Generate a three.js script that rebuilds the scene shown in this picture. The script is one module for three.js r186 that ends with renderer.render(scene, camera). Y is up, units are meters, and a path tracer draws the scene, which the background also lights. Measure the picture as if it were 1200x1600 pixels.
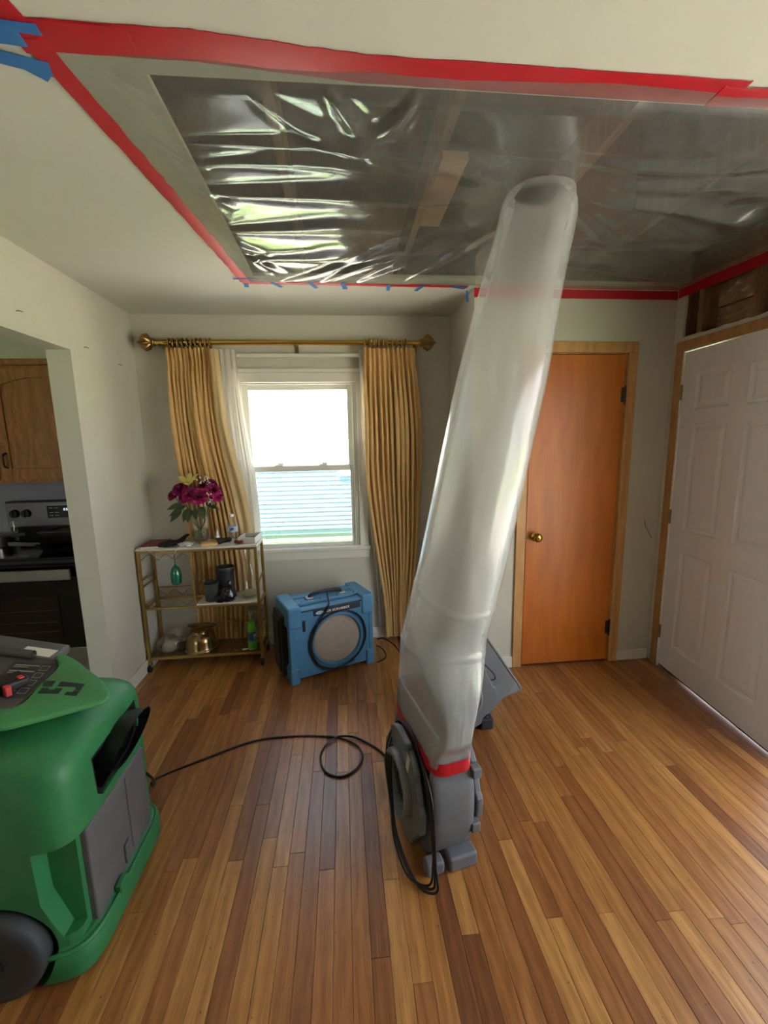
import * as THREE from 'three';
import { RoundedBoxGeometry } from 'three/addons/geometries/RoundedBoxGeometry.js';
import { mergeGeometries, mergeVertices, toCreasedNormals } from 'three/addons/utils/BufferGeometryUtils.js';
import { ImprovedNoise } from 'three/addons/math/ImprovedNoise.js';
import { Brush, Evaluator, SUBTRACTION } from 'three-bvh-csg';
import { RectAreaLightUniformsLib } from 'three/addons/lights/RectAreaLightUniformsLib.js';

// ---------- camera ----------
const scene = new THREE.Scene();
const camera = new THREE.PerspectiveCamera(THREE.MathUtils.radToDeg(2 * Math.atan(800 / 671.57)), 0.75, 0.05, 200);
camera.position.set(0, 1.539, 0);
camera.quaternion.setFromRotationMatrix(new THREE.Matrix4().makeBasis(
  new THREE.Vector3(0.99534219, -0.01872243, 0.09456953), new THREE.Vector3(0.03372348, 0.98660301, -0.15961586), new THREE.Vector3(-0.09031418, 0.16206162, 0.98263899)));
const renderer = new THREE.WebGLRenderer({ antialias: true });
renderer.toneMapping = THREE.LinearToneMapping;
renderer.toneMappingExposure = 1.03;
renderer.shadowMap.enabled = true;
RectAreaLightUniformsLib.init();

// ---------- sky: hazy bright day, the same all the way round ----------
{
  const W = 64, H = 64, d = new Float32Array(W * H * 4);
  for (let r = 0; r < H; r++) {
    const el = Math.max(0, Math.sin(((r + 0.5) / H - 0.5) * Math.PI)), t = Math.pow(el, 0.6);
    for (let c = 0; c < W; c++) d.set([6.7 - 1.5 * t, 6.9 - 1.0 * t, 7.3 - 0.25 * t, 1], (r * W + c) * 4);
  }
  const sky = new THREE.DataTexture(d, W, H, THREE.RGBAFormat, THREE.FloatType);
  sky.mapping = THREE.EquirectangularReflectionMapping;
  sky.magFilter = THREE.LinearFilter;
  sky.needsUpdate = true;
  scene.background = sky;
}
const sun = new THREE.DirectionalLight(0xfff5e8, 88);
sun.position.set(-5, 10, 3);
sun.castShadow = true;
sun.shadow.radius = 3;
sun.shadow.camera.left = -14; sun.shadow.camera.right = 14; sun.shadow.camera.top = 14; sun.shadow.camera.bottom = -14; sun.shadow.camera.far = 40;
sun.name = 'sun';
scene.add(sun);

// ---------- helpers ----------
const V = (x, y, z) => new THREE.Vector3(x, y, z);
const PI = Math.PI, D2R = PI / 180;
function rngOf(seed) { let a = seed >>> 0; return () => { a = (a + 0x6D2B79F5) | 0; let t = Math.imul(a ^ (a >>> 15), 1 | a); t = (t + Math.imul(t ^ (t >>> 7), 61 | t)) ^ t; return ((t ^ (t >>> 14)) >>> 0) / 4294967296; }; }
const rnd = rngOf(11);
const noise = new ImprovedNoise();
const fbm = (x, y, z = 0, o = 4) => { let s = 0, a = 1, f = 1, n = 0; for (let i = 0; i < o; i++) { s += a * noise.noise(x * f, y * f, z + i * 7.3); n += a; a *= 0.5; f *= 2.03; } return s / n; };
const clamp = (x, a = 0, b = 1) => Math.min(b, Math.max(a, x));
const sstep = (a, b, x) => { const t = clamp((x - a) / (b - a)); return t * t * (3 - 2 * t); };
const taken = new Set();
function numbered(n) { if (!taken.has(n)) { taken.add(n); return n; } let k = 1, m; do m = n + '_' + String(k++).padStart(3, '0'); while (taken.has(m)); taken.add(m); return m; }
function setShadows(o) { o.castShadow = true; o.receiveShadow = true; return o; }
function obj(name, geo, mat, parent = scene) {
  const m = setShadows(new THREE.Mesh(Array.isArray(geo) ? merge(geo) : geo, mat));
  m.name = parent === scene ? numbered(name) : name;
  parent.add(m); return m;
}
function merge(list) {
  list = list.map((g) => { g = g.index ? g.toNonIndexed() : g; for (const k of Object.keys(g.attributes)) if (!['position', 'normal', 'uv'].includes(k)) g.deleteAttribute(k); return g; });
  return list.length === 1 ? list[0] : mergeGeometries(list);
}
function thing(name, label, category, pos = [0, 0, 0], turn = 0, group) {
  const o = new THREE.Group(); o.name = numbered(name); scene.add(o); o.position.set(...pos); o.rotation.y = turn;
  return tag(o, label, category, group);
}
function tag(o, label, category, group) { o.userData.label = label; o.userData.category = category; if (group) o.userData.group = group; return o; }
function setting(name, label, pos = [0, 0, 0]) { const o = new THREE.Group(); o.name = numbered(name); scene.add(o); o.position.set(...pos); o.userData = { kind: 'structure', label, category: name.split('_')[0] }; return o; }
function structMesh(name, geo, mat, label) { const m = obj(name, geo, mat); m.userData = { kind: 'structure', label, category: name.split('_')[0] }; return m; }
// geometry makers; box between two corners, with uv in metres
function boxUV(g) {
  const p = g.attributes.position, n = g.attributes.normal, uv = new Float32Array(p.count * 2);
  for (let i = 0; i < p.count; i++) {
    const ax = Math.abs(n.getX(i)), ay = Math.abs(n.getY(i)), az = Math.abs(n.getZ(i));
    if (ax >= ay && ax >= az) uv.set([p.getZ(i), p.getY(i)], i * 2); else if (ay >= az) uv.set([p.getX(i), p.getZ(i)], i * 2); else uv.set([p.getX(i), p.getY(i)], i * 2);
  }
  g.setAttribute('uv', new THREE.BufferAttribute(uv, 2)); return g;
}
function bx(x0, x1, y0, y1, z0, z1, r = 0, seg = 2) {
  const w = Math.abs(x1 - x0), h = Math.abs(y1 - y0), d = Math.abs(z1 - z0);
  const g = r ? new RoundedBoxGeometry(w, h, d, seg, Math.min(r, w / 2.02, h / 2.02, d / 2.02)) : new THREE.BoxGeometry(w, h, d);
  g.translate((x0 + x1) / 2, (y0 + y1) / 2, (z0 + z1) / 2); return boxUV(g);
}
function cyl(r0, r1, h, seg = 24, open = false) { return new THREE.CylinderGeometry(r1, r0, h, seg, 1, open).translate(0, h / 2, 0); }   // base radius, top radius, standing on 0
function lathe(pts, seg = 32) { return new THREE.LatheGeometry(pts.map(([r, y]) => new THREE.Vector2(r, y)), seg); }
function tube(pts, r, seg = 40, rad = 8, closed = false) { return new THREE.TubeGeometry(new THREE.CatmullRomCurve3(pts.map((p) => Array.isArray(p) ? V(...p) : p), closed, 'centripetal'), seg, r, rad, closed); }
function bar(a, b, r, rad = 8) { return new THREE.TubeGeometry(new THREE.LineCurve3(V(...a), V(...b)), 1, r, rad); }
function sqbar(a, b, w, d = w) {   // straight square tube between two points
  const A = V(...a), B = V(...b), L = A.distanceTo(B), g = new RoundedBoxGeometry(w, L, d, 1, Math.min(w, d) * 0.15);
  g.applyQuaternion(new THREE.Quaternion().setFromUnitVectors(V(0, 1, 0), B.clone().sub(A).normalize())); g.translate((A.x + B.x) / 2, (A.y + B.y) / 2, (A.z + B.z) / 2); return g;
}
function shapeOf(pts, holes = []) { const s = new THREE.Shape(pts.map((p) => new THREE.Vector2(...p))); for (const h of holes) s.holes.push(new THREE.Path(h.map((p) => new THREE.Vector2(...p)))); return s; }
const rect = (x0, x1, y0, y1) => [[x0, y0], [x1, y0], [x1, y1], [x0, y1]];
function extr(shape, depth, bevel = 0, seg = 2, curve = 12) { const g = new THREE.ExtrudeGeometry(shape, { depth: depth - 2 * bevel, bevelEnabled: bevel > 0, bevelSize: bevel, bevelThickness: bevel, bevelOffset: -bevel, bevelSegments: seg, curveSegments: curve }); g.translate(0, 0, bevel); return g; }
const xf = (g, { p = [0, 0, 0], r = [0, 0, 0], s = [1, 1, 1] } = {}) => g.applyMatrix4(new THREE.Matrix4().compose(V(...p), new THREE.Quaternion().setFromEuler(new THREE.Euler(...r)), V(...s)));
function warp(g, fn) { const p = g.attributes.position, v = V(0, 0, 0); for (let i = 0; i < p.count; i++) { v.fromBufferAttribute(p, i); fn(v, i); p.setXYZ(i, v.x, v.y, v.z); } p.needsUpdate = true; g.computeVertexNormals(); return g; }
function grid(nu, nv, fn, uvScale = [1, 1]) {   // surface from a function of u, v in 0..1
  const pos = [], uv = [], idx = [];
  for (let j = 0; j <= nv; j++) for (let i = 0; i <= nu; i++) { const u = i / nu, v = j / nv, p = fn(u, v); pos.push(p[0], p[1], p[2]); uv.push(u * uvScale[0], v * uvScale[1]); }
  for (let j = 0; j < nv; j++) for (let i = 0; i < nu; i++) { const a = j * (nu + 1) + i, b = a + 1, c = a + nu + 1, d = c + 1; idx.push(a, b, c, b, d, c); }
  const g = new THREE.BufferGeometry(); g.setAttribute('position', new THREE.Float32BufferAttribute(pos, 3)); g.setAttribute('uv', new THREE.Float32BufferAttribute(uv, 2)); g.setIndex(idx); g.computeVertexNormals(); return g;
}
// ---------- procedural textures ----------
function tex(w, h, fn, { srgb = true, repeat = [1, 1] } = {}) {
  const d = new Uint8Array(w * h * 4);
  for (let y = 0; y < h; y++) for (let x = 0; x < w; x++) { const c = fn(x / w, y / h, x, y); const k = (y * w + x) * 4; d[k] = clamp(c[0], 0, 255); d[k + 1] = clamp(c[1], 0, 255); d[k + 2] = clamp(c[2], 0, 255); d[k + 3] = c.length > 3 ? c[3] : 255; }
  const t = new THREE.DataTexture(d, w, h, THREE.RGBAFormat);
  t.colorSpace = srgb ? THREE.SRGBColorSpace : THREE.NoColorSpace; t.wrapS = t.wrapT = THREE.RepeatWrapping; t.magFilter = THREE.LinearFilter; t.minFilter = THREE.LinearMipmapLinearFilter; t.generateMipmaps = true; t.repeat.set(...repeat); t.needsUpdate = true; return t;
}
const tileNoise = (u, v, f, z, o = 3) => {   // noise that repeats over 0..1
  const a = fbm(u * f, v * f, z, o), b = fbm((u - 1) * f, v * f, z, o), c = fbm(u * f, (v - 1) * f, z, o), d = fbm((u - 1) * f, (v - 1) * f, z, o);
  return (a * (1 - u) + b * u) * (1 - v) + (c * (1 - u) + d * u) * v;
};
const grey = (g) => [g, g, g];
const plasterBump = tex(256, 256, (u, v) => grey(128 + 90 * tileNoise(u, v, 26, 1, 3) + 40 * tileNoise(u, v, 6, 4, 2)), { srgb: false, repeat: [1.6, 1.6] });
const speckBump = tex(256, 256, (u, v) => grey(128 + 110 * tileNoise(u, v, 60, 2, 2)), { srgb: false, repeat: [4, 4] });
const M = {};
const std = (o) => new THREE.MeshStandardMaterial(o), phy = (o) => new THREE.MeshPhysicalMaterial(o);
const mottled = (base, amp, f, z) => tex(256, 256, (u, v) => { const n = tileNoise(u, v, f, z, 4); return base.map((c) => c + amp * n); });
{
  const t = mottled([204, 200, 186], 8, 5, 3); t.repeat.set(0.7, 0.7);
  M.wall = std({ map: t, roughness: 0.75, bumpMap: plasterBump, bumpScale: 0.0006 });
  const c = mottled([211, 211, 197], 6, 5, 8); c.repeat.set(0.6, 0.6);
  M.ceiling = std({ map: c, roughness: 0.9, bumpMap: plasterBump, bumpScale: 0.0009 });
}
M.white = std({ color: 0xe4e1d6, roughness: 0.42 });
M.whiteSat = std({ color: 0xe2e4e8, roughness: 0.35, bumpMap: speckBump, bumpScale: 0.0002 });
M.blackPlastic = std({ color: 0x141516, roughness: 0.45 });
M.rubber = std({ color: 0x101112, roughness: 0.6 });
M.cord = std({ color: 0x0d0e10, roughness: 0.42 });
M.brass = std({ color: 0xb99447, roughness: 0.22, metalness: 1 });
M.steel = std({ color: 0xb9b6b0, roughness: 0.28, metalness: 1 });
M.darkMetal = std({ color: 0x4a4036, roughness: 0.4, metalness: 0.8 });
M.glass = phy({ color: 0xffffff, roughness: 0.02, transmission: 1, thickness: 0, ior: 1.5 });
M.redTape = phy({ color: 0xb40019, roughness: 0.48, clearcoat: 0.15, clearcoatRoughness: 0.2 });
M.blueTape = std({ color: 0x2f6fb0, roughness: 0.75 });
function woodTex(c0, c1, seed, { rings = 9, along = 1.2, w = 256, h = 512, pores = 0.5 } = {}) {   // grain runs along v
  return tex(w, h, (u, v) => {
    const bend = tileNoise(u, v, 2, seed, 2) * 0.5, r = tileNoise(u + bend * 0.15, v, rings, seed + 3, 2);
    const line = Math.sin((u * rings + bend * along * 3 + r * 0.6) * 6.28) * 0.5 + 0.5, fine = tileNoise(u, (v * 0.08) % 1, 90, seed + 9, 2), pore = pores * Math.max(0, tileNoise(u, (v * 0.12) % 1, 120, seed + 15, 1) - 0.15) * 2;
    const t = clamp(0.5 + 0.35 * (line - 0.5) + 0.8 * fine + 0.3 * r);
    return [0, 1, 2].map((k) => (c0[k] * (1 - t) + c1[k] * t) * (1 - 0.5 * pore));
  });
}
// ---------- the room: measures in metres, camera at x = 0, z = 0 ----------
const HC = 2.419, XL = -1.396, XL2 = -1.518, XR = 2.086, ZB = -3.22, ZC = -2.642, XC = 0.802, ZREAR = 3.1, KX = -3.9;

// floor: strip oak, every plank in view a mesh of its own
{
  const floor = setting('floor', 'honey and brown strip oak floor with worn varnish');
  const tones = [[204, 150, 84], [188, 132, 70], [174, 116, 60], [158, 102, 54], [198, 142, 76], [140, 88, 48], [180, 122, 68]];
  const mats = tones.map((c, k) => {
    const dark = c.map((x, i) => x * [0.7, 0.63, 0.56][i]);
    const spots = rngOf(300 + k), sp = Array.from({ length: 14 }, () => [spots(), spots(), 0.004 + 0.008 * spots()]);
    const base = woodTex(dark, c, 20 + k * 5, { rings: 5 + k % 3, along: 1 });
    const d = base.image.data, W = base.image.width, H = base.image.height;   // small dark nail and ink marks of the old boards
    for (const [su, sv, r] of sp) for (let y = 0; y < H; y++) for (let x = 0; x < W; x++) { const dx = (x / W - su) * 0.5, dy = y / H - sv; if (dx * dx + dy * dy * 2 < r * r * 0.12) { const q = (y * W + x) * 4; d[q] *= 0.45; d[q + 1] *= 0.4; d[q + 2] *= 0.4; } }
    base.repeat.set(1 / 0.24, 1 / 0.9);
    const rough = tex(128, 128, (u, v) => grey(125 + 45 * tileNoise(u, v, 5, 40 + k, 3)), { srgb: false, repeat: [1 / 0.5, 1 / 0.5] });
    return phy({ map: base, roughness: 0.7, roughnessMap: rough, clearcoat: 0.6, clearcoatRoughness: 0.37, specularIntensity: 0.6 });
  });
  const r = rngOf(77), w = 0.0572;
  const plank = (x0, x1, z0, z1) => {
    const e = 0.00045, c = 0.0008, h = 0.012, pos = [], uv = [], idx = [];
    const ou = r() * 3, ov = r() * 3, A = [x0 + e, x1 - e, z0 + e, z1 - e];
    const ring = (ins, y) => [[A[0] + ins, y, A[2] + ins], [A[1] - ins, y, A[2] + ins], [A[1] - ins, y, A[3] - ins], [A[0] + ins, y, A[3] - ins]];
    const quad = (a, b, cc, dd) => { const k = pos.length / 3; for (const p of [a, b, cc, dd]) { pos.push(...p); uv.push(p[0] + ou, p[2] + ov); } idx.push(k, k + 1, k + 2, k, k + 2, k + 3); };
    const lift = (r() - 0.5) * 0.0004, B = ring(0, -h), Mm = ring(0, -c + lift), T = ring(c, lift);
    quad(T[0], T[3], T[2], T[1]);
    for (let i = 0; i < 4; i++) { const j = (i + 1) % 4; quad(Mm[i], T[i], T[j], Mm[j]); quad(B[i], Mm[i], Mm[j], B[j]); }
    const g = new THREE.BufferGeometry(); g.setAttribute('position', new THREE.Float32BufferAttribute(pos, 3)); g.setAttribute('uv', new THREE.Float32BufferAttribute(uv, 2)); g.setIndex(idx); const q = g.toNonIndexed(); q.computeVertexNormals(); return q;
  };
  const field = [];
  for (let x = XL; x < XR - 0.001; x += w) {
    const x1 = Math.min(x + w, XR);
    let z = x > XC - 0.02 ? ZC : ZB;
    z -= 0;
    let first = true;
    while (z < -0.62) {
      let L = (first ? 0.25 + 0.9 * r() : 0.45 + 1.05 * r());
      if (z + L > -0.9) L = -0.55 - z + 0.15 * r();
      const side = x < -1.05 || x > 1.75;
      if (side && z + L > -1.3) L = Math.max(0.3, -0.6 - z);
      const t = r(), k = t < 0.2 ? 0 : t < 0.42 ? 1 : t < 0.62 ? 2 : t < 0.74 ? 3 : t < 0.86 ? 4 : t < 0.91 ? 5 : 6;
      obj('plank', plank(x, x1, z, z + L), mats[k], floor); z += L; first = false;
    }
    field.push(plank(x, x1, z, ZREAR));
  }
  const f = obj('plank_field', field, mats[1], floor); f.userData.kind = 'stuff';
  obj('subfloor', bx(XL, XR + 0.12, -0.1, -0.0115, ZB - 0.1, ZREAR + 0.1), std({ color: 0x2a1c12, roughness: 0.9 }), floor);
}
structMesh('floor_closet', bx(XC - 0.02, XR + 0.12, -0.0115, 0, ZB - 0.16, ZC - 0.0005), std({ color: 0x8a5a34, roughness: 0.6 }), 'closet floor behind the orange door');
// kitchen floor
structMesh('floor_kitchen', bx(KX - 0.1, XL - 0.001, -0.1, 0, ZB - 0.1, ZREAR + 0.1), std({ color: 0x8f8371, roughness: 0.4 }), 'plain kitchen floor beyond the opening');

// walls
const notched = (x0, x1, y0, y1, a, b, h) => [[x0, y0], [a, y0], [a, h], [b, h], [b, y0], [x1, y0], [x1, y1], [x0, y1]];   // outline with a doorway cut up from the floor
const wallG = (outline, holes, thick) => extr(shapeOf(outline, holes), thick);
// back wall faces +z; front face at ZB
structMesh('wall_back', wallG(rect(XL2, XC + 0.12, 0, HC + 0.02), [rect(-0.735, 0.11, 0.735, 1.985)], 0.16).translate(0, 0, ZB - 0.16), M.wall, 'greige wall with the window');
structMesh('wall_kitchen_back', bx(KX, XL2, 0, HC + 0.02, ZB - 0.16, ZB), M.wall, 'grey kitchen wall behind the range');
structMesh('wall_closet_side', bx(XC, XC + 0.11, 0, HC + 0.02, ZB, ZC - 0.11), M.wall, 'side wall of the closet beside the window curtain');
const closetFront = structMesh('wall_closet_front', wallG(notched(XC, XR + 0.1, 0, HC + 0.001, 1.148, 1.795, 2.062), [], 0.11).translate(0, 0, ZC - 0.11), M.wall, 'greige closet wall with the orange door');
obj('scuff_mark', tube([[1.985, 0.992, ZC], [1.993, 0.955, ZC], [2.015, 0.915, ZC], [2.045, 0.865, ZC]], 0.0022, 24, 6), std({ color: 0x6f675c, roughness: 0.9 }), closetFront);
structMesh('wall_closet_back', bx(XC + 0.11, XR + 0.2, 0, HC + 0.02, ZB - 0.16, ZB), M.wall, 'closet back wall');
// left wall with the opening to the kitchen (drawn in z, y)
{
  const g = wallG([[ZREAR, 0], [ZREAR, HC + 0.001], [ZB, HC + 0.001], [ZB, 0], [-2.49, 0], [-2.49, 2.042], [-1.22, 2.042], [-1.22, 0]].map(([z, y]) => [-z, y]), [], 0.122);
  g.rotateY(PI / 2).translate(XL2, 0, 0);
  structMesh('wall_left', g, M.wall, 'cream wall with the wide opening to the kitchen');
}
structMesh('wall_kitchen_left', extr(shapeOf(rect(-ZREAR, -ZB, 0, HC + 0.02).map(([z, y]) => [z, y])), 0.15).rotateY(PI / 2).translate(KX - 0.15, 0, 0), M.wall, 'far kitchen wall');
// rear wall behind the camera with two wide windows
structMesh('wall_rear', wallG(rect(KX, XR + 0.2, 0, HC + 0.02), [rect(-3.6, -1.9, 0.9, 2.1)], 0.16).translate(0, 0, ZREAR), M.wall, 'rear wall of the living room');
// right wall: plasterboard with the entry door, the strip torn out above it and the front window
const DZ0 = -2.545, DZ1 = -1.63, DH = 2.058, CAVZ0 = -2.575, CAVZ1 = -0.9, CAVY0 = 2.128, FW = [[-0.3, 0.5], [0.7, 0.5], [0.7, 0.02], [1.56, 0.02], [1.56, 2.05], [-0.3, 2.05]];
{
  const holes = [FW, null];
  const ragged = [];   // torn plasterboard edge
  const r = rngOf(5), n = 40;
  for (let i = 0; i <= n; i++) ragged.push([-CAVZ1 + (-CAVZ0 + CAVZ1) * i / n, CAVY0 + (r() - 0.5) * 0.008]);
  ragged.push([-CAVZ0 + 0.003, 2.2], [-CAVZ0 - 0.002, 2.3], [-CAVZ0, 2.385], [-CAVZ1, 2.385]);
  holes[1] = ragged;
  const wr = setting('wall_right', 'outer wall with entry door, torn open above the door head');
  obj('plasterboard', extr(shapeOf(notched(-ZREAR, -ZB, 0, HC + 0.001, -DZ1, -DZ0, DH), holes), 0.016).rotateY(PI / 2).translate(XR, 0, 0), M.wall, wr);
  const oldWood = woodTex([110, 82, 58], [166, 130, 94], 61, { rings: 6 }); oldWood.repeat.set(3, 1.2);
  const dirty = tex(256, 256, (u, v) => { const n = tileNoise(u, v, 5, 12, 4), m = sstep(0.05, 0.35, tileNoise(u, v, 9, 33, 4)), st = tileNoise((u * 0.25) % 1, v, 24, 5, 2); const b = [152, 124, 94].map((c) => c * (1 + 0.5 * n + 0.3 * st)); return b.map((c, i) => c * (1 - m) + [212, 202, 178][i] * m); });
  dirty.repeat.set(1.5, 3);
  M.oldWood = std({ map: oldWood, roughness: 0.9 }); M.sheath = std({ map: dirty, roughness: 0.95 });
  // outer sheathing: boards
  const seg = [[0, 2.128], [2.128, 2.262], [2.268, 2.4], [2.404, 2.62]];
  for (const [y0, y1] of seg) {
    if (y0 === 0) {
      obj('sheathing_board', extr(shapeOf(notched(-ZREAR, -ZB + 0.16, y0, y1, -DZ1, -DZ0, DH), [FW]), 0.03).rotateY(PI / 2).translate(XR + 0.11, 0, 0), M.sheath, wr);
    } else obj('sheathing_board', bx(XR + 0.11, XR + 0.135, y0, y1, ZB - 0.16, ZREAR, 0.003), M.sheath, wr);
  }
  obj('siding', extr(shapeOf(rect(-ZREAR - 0.16, -ZB + 0.16, -0.9, 2.75), [rect(-DZ1, -DZ0, 0.0, DH), FW]), 0.03).rotateY(PI / 2).translate(XR + 0.142, 0, 0), M.white, wr);
  for (const z of [-2.62, -2.475, -2.13, -1.73, -1.33, -0.95]) obj('stud', bx(XR + 0.018, XR + 0.108, 2.12, HC + 0.02, z - 0.019, z + 0.019, 0.002), M.oldWood, wr);
  obj('header_beam', bx(XR + 0.018, XR + 0.108, DH + 0.03, 2.127, -2.64, -0.9, 0.002), M.oldWood, wr);
  // sides of the front window
  for (const [y0, y1, z0, z1] of [[0.0, 0.02, -1.56, -0.7], [0.46, 0.5, -0.7, 0.3], [2.05, 2.09, -1.56, 0.3], [0.0, 2.09, -1.575, -1.56], [0.0, 0.5, -0.7, -0.66], [0.46, 2.09, 0.3, 0.34]]) obj('window_reveal', bx(XR + 0.016, XR + 0.12, y0, y1, z0, z1), M.white, wr);
}
// ceiling: plasterboard cut open under the sheet; joists and attic boards above
{
  const c = setting('ceiling', 'pale ceiling with plasterboard cut away above the taped sheet');
  const hole = [[-0.44, 1.236], [0.3, 1.232], [1.1, 1.236], [2.06, 1.234], [2.06, 2.55], [0.85, 2.55], [0.82, 2.5], [-0.445, 2.505]];
  const g = extr(shapeOf([[KX - 0.15, -ZREAR - 0.16], [XR + 0.016, -ZREAR - 0.16], [XR + 0.016, -ZC + 0.001], [XR + 0.016, -ZB + 0.16], [KX - 0.15, -ZB + 0.16]], [hole]), 0.016);
  g.rotateX(-PI / 2).translate(0, HC, 0);
  obj('plasterboard', g, M.ceiling, c);
  const jw = woodTex([96, 70, 48], [146, 112, 80], 91, { rings: 5 }); jw.repeat.set(3, 1);
  const mj = std({ map: jw, roughness: 0.9 }), fresh = std({ color: 0xa87c50, roughness: 0.8 });
  for (const x of [-0.2, 0.41, 1.02, 1.63]) obj('joist', bx(x - 0.019, x + 0.019, HC + 0.2, HC + 0.34, ZB, ZREAR, 0.002), mj, c);
  obj('strut', bx(0.355, 0.445, HC + 0.03, HC + 0.055, -2.0, -1.55, 0.003), fresh, c);
  // the open attic under the roof boards
  const bt = woodTex([92, 70, 52], [128, 100, 76], 97, { rings: 4 }); bt.repeat.set(1, 3);
  const lathM = std({ map: bt, roughness: 0.95, bumpMap: speckBump, bumpScale: 0.004 });
  for (let k = 0; k < 23; k++) obj('roof_board', bx(KX, XR + 0.14, HC + 1.3 + 0.004 * (k % 3), HC + 1.325 + 0.004 * (k % 3), ZB + k * 0.28, ZB + k * 0.28 + 0.274, 0.003), lathM, c);
  for (const [x0, x1, z0, z1] of [[KX - 0.15, KX - 0.1, ZB - 0.16, ZREAR + 0.16], [XR + 0.14, XR + 0.18, ZB - 0.16, ZREAR + 0.16], [KX - 0.15, XR + 0.18, ZB - 0.16, ZB - 0.11], [KX - 0.15, XR + 0.18, ZREAR + 0.11, ZREAR + 0.16]]) obj('attic_wall', bx(x0, x1, HC + 0.016, HC + 1.4, z0, z1), lathM, c);
}
// roof over the whole house, so that sky enters by the windows only
structMesh('roof', bx(KX - 0.6, XR + 0.7, HC + 1.38, HC + 1.5, ZB - 0.5, ZREAR + 0.7), std({ color: 0x6b6762, roughness: 0.9 }), 'house roof');
// baseboards
for (const [n, g] of [['left', bx(XL, XL + 0.013, 0, 0.085, ZB, -2.49, 0.003)], ['back', bx(XL, XC, 0, 0.085, ZB, ZB + 0.013, 0.003)], ['closet', bx(XC, 1.098, 0, 0.082, ZC, ZC + 0.013, 0.003)], ['corner', bx(1.848, XR - 0.012, 0, 0.072, ZC, ZC + 0.013, 0.003)]])
  structMesh('baseboard_' + n, g, M.white, { left: 'white baseboard behind the bar cart', back: 'white baseboard under the window', closet: 'white baseboard left of the orange door', corner: 'short white baseboard right of the orange door' }[n]);
// ---------- window_1 in the back wall: double hung ----------
{
  const w = setting('window_1', 'white double-hung window with insect screen on the lower half');
  const Z = ZB, m = M.white;
  // casing: flat boards with a raised back band
  obj('casing', bx(-0.80, -0.735, 0.735, 1.965, Z, Z + 0.02, 0.003), m, w);
  obj('casing', bx(0.11, 0.175, 0.735, 1.965, Z, Z + 0.02, 0.003), m, w);
  obj('head_casing', bx(-0.80, 0.175, 1.965, 2.03, Z, Z + 0.022, 0.003), m, w);
  obj('head_cap', bx(-0.815, 0.19, 2.03, 2.056, Z, Z + 0.035, 0.004), m, w);
  obj('sill', bx(-0.82, 0.19, 0.728, 0.757, Z - 0.09, Z + 0.04, 0.006), m, w);
  obj('apron', bx(-0.80, 0.175, 0.665, 0.728, Z, Z + 0.018, 0.003), m, w);
  // frame lining the wall
  obj('jamb', bx(-0.735, -0.715, 0.757, 1.985, Z - 0.16, Z + 0.002), m, w);
  obj('jamb', bx(0.09, 0.11, 0.757, 1.985, Z - 0.16, Z + 0.002), m, w);
  obj('head_jamb', bx(-0.735, 0.11, 1.965, 1.985, Z - 0.16, Z + 0.002), m, w);
  obj('stop', bx(-0.715, -0.703, 0.757, 1.965, Z - 0.022, Z - 0.006, 0.002), m, w);
  obj('stop', bx(0.078, 0.09, 0.757, 1.965, Z - 0.022, Z - 0.006, 0.002), m, w);
  obj('stop', bx(-0.715, 0.09, 1.953, 1.965, Z - 0.022, Z - 0.006, 0.002), m, w);
  const sash = (name, z, x0, x1, gy0, gy1, lo, hi, gx0, gx1) => {
    const s = new THREE.Group(); s.name = name; w.add(s);
    const f = 0.03;
    obj('stile', bx(x0, gx0, lo, hi, z - f, z, 0.003), m, s); obj('stile', bx(gx1, x1, lo, hi, z - f, z, 0.003), m, s);
    obj('rail', bx(gx0, gx1, lo, gy0, z - f, z, 0.003), m, s); obj('rail', bx(gx0, gx1, gy1, hi, z - f, z, 0.003), m, s);
    obj('pane', bx(gx0 - 0.004, gx1 + 0.004, gy0 - 0.004, gy1 + 0.004, z - f / 2 - 0.002, z - f / 2 + 0.001), M.glass, s);
    return s;
  };
  sash('upper_sash', Z - 0.06, -0.715, 0.09, 1.376, 1.921, 1.335, 1.965, -0.667, 0.042);
  const low = sash('lower_sash', Z - 0.025, -0.703, 0.078, 0.783, 1.331, 0.757, 1.372, -0.648, 0.05);
  for (const x of [-0.475, -0.15]) obj('sash_lock', [bx(x - 0.03, x + 0.03, 1.372, 1.382, Z - 0.05, Z - 0.026, 0.004), xf(bx(-0.008, 0.035, 0, 0.014, -0.007, 0.007, 0.004), { p: [x, 1.381, Z - 0.038], r: [0, 0.4, 0] })], m, low);
  obj('insect_screen', bx(-0.712, 0.088, 0.757, 1.345, Z - 0.145, Z - 0.143), phy({ color: 0xaeb4b9, roughness: 0.03, transmission: 1, thickness: 0, ior: 1.05, specularIntensity: 0.2 }), w);
}
// panes of the windows out of frame
for (const [n, g, l] of [['window_2', extr(shapeOf(FW), 0.006).rotateY(PI / 2).translate(XR + 0.06, 0, 0), 'front window of the living room'], ['window_3', bx(-3.6, -1.9, 0.9, 2.1, ZREAR + 0.08, ZREAR + 0.086), 'rear kitchen window']])
  structMesh(n, g, M.glass, l);

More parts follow.
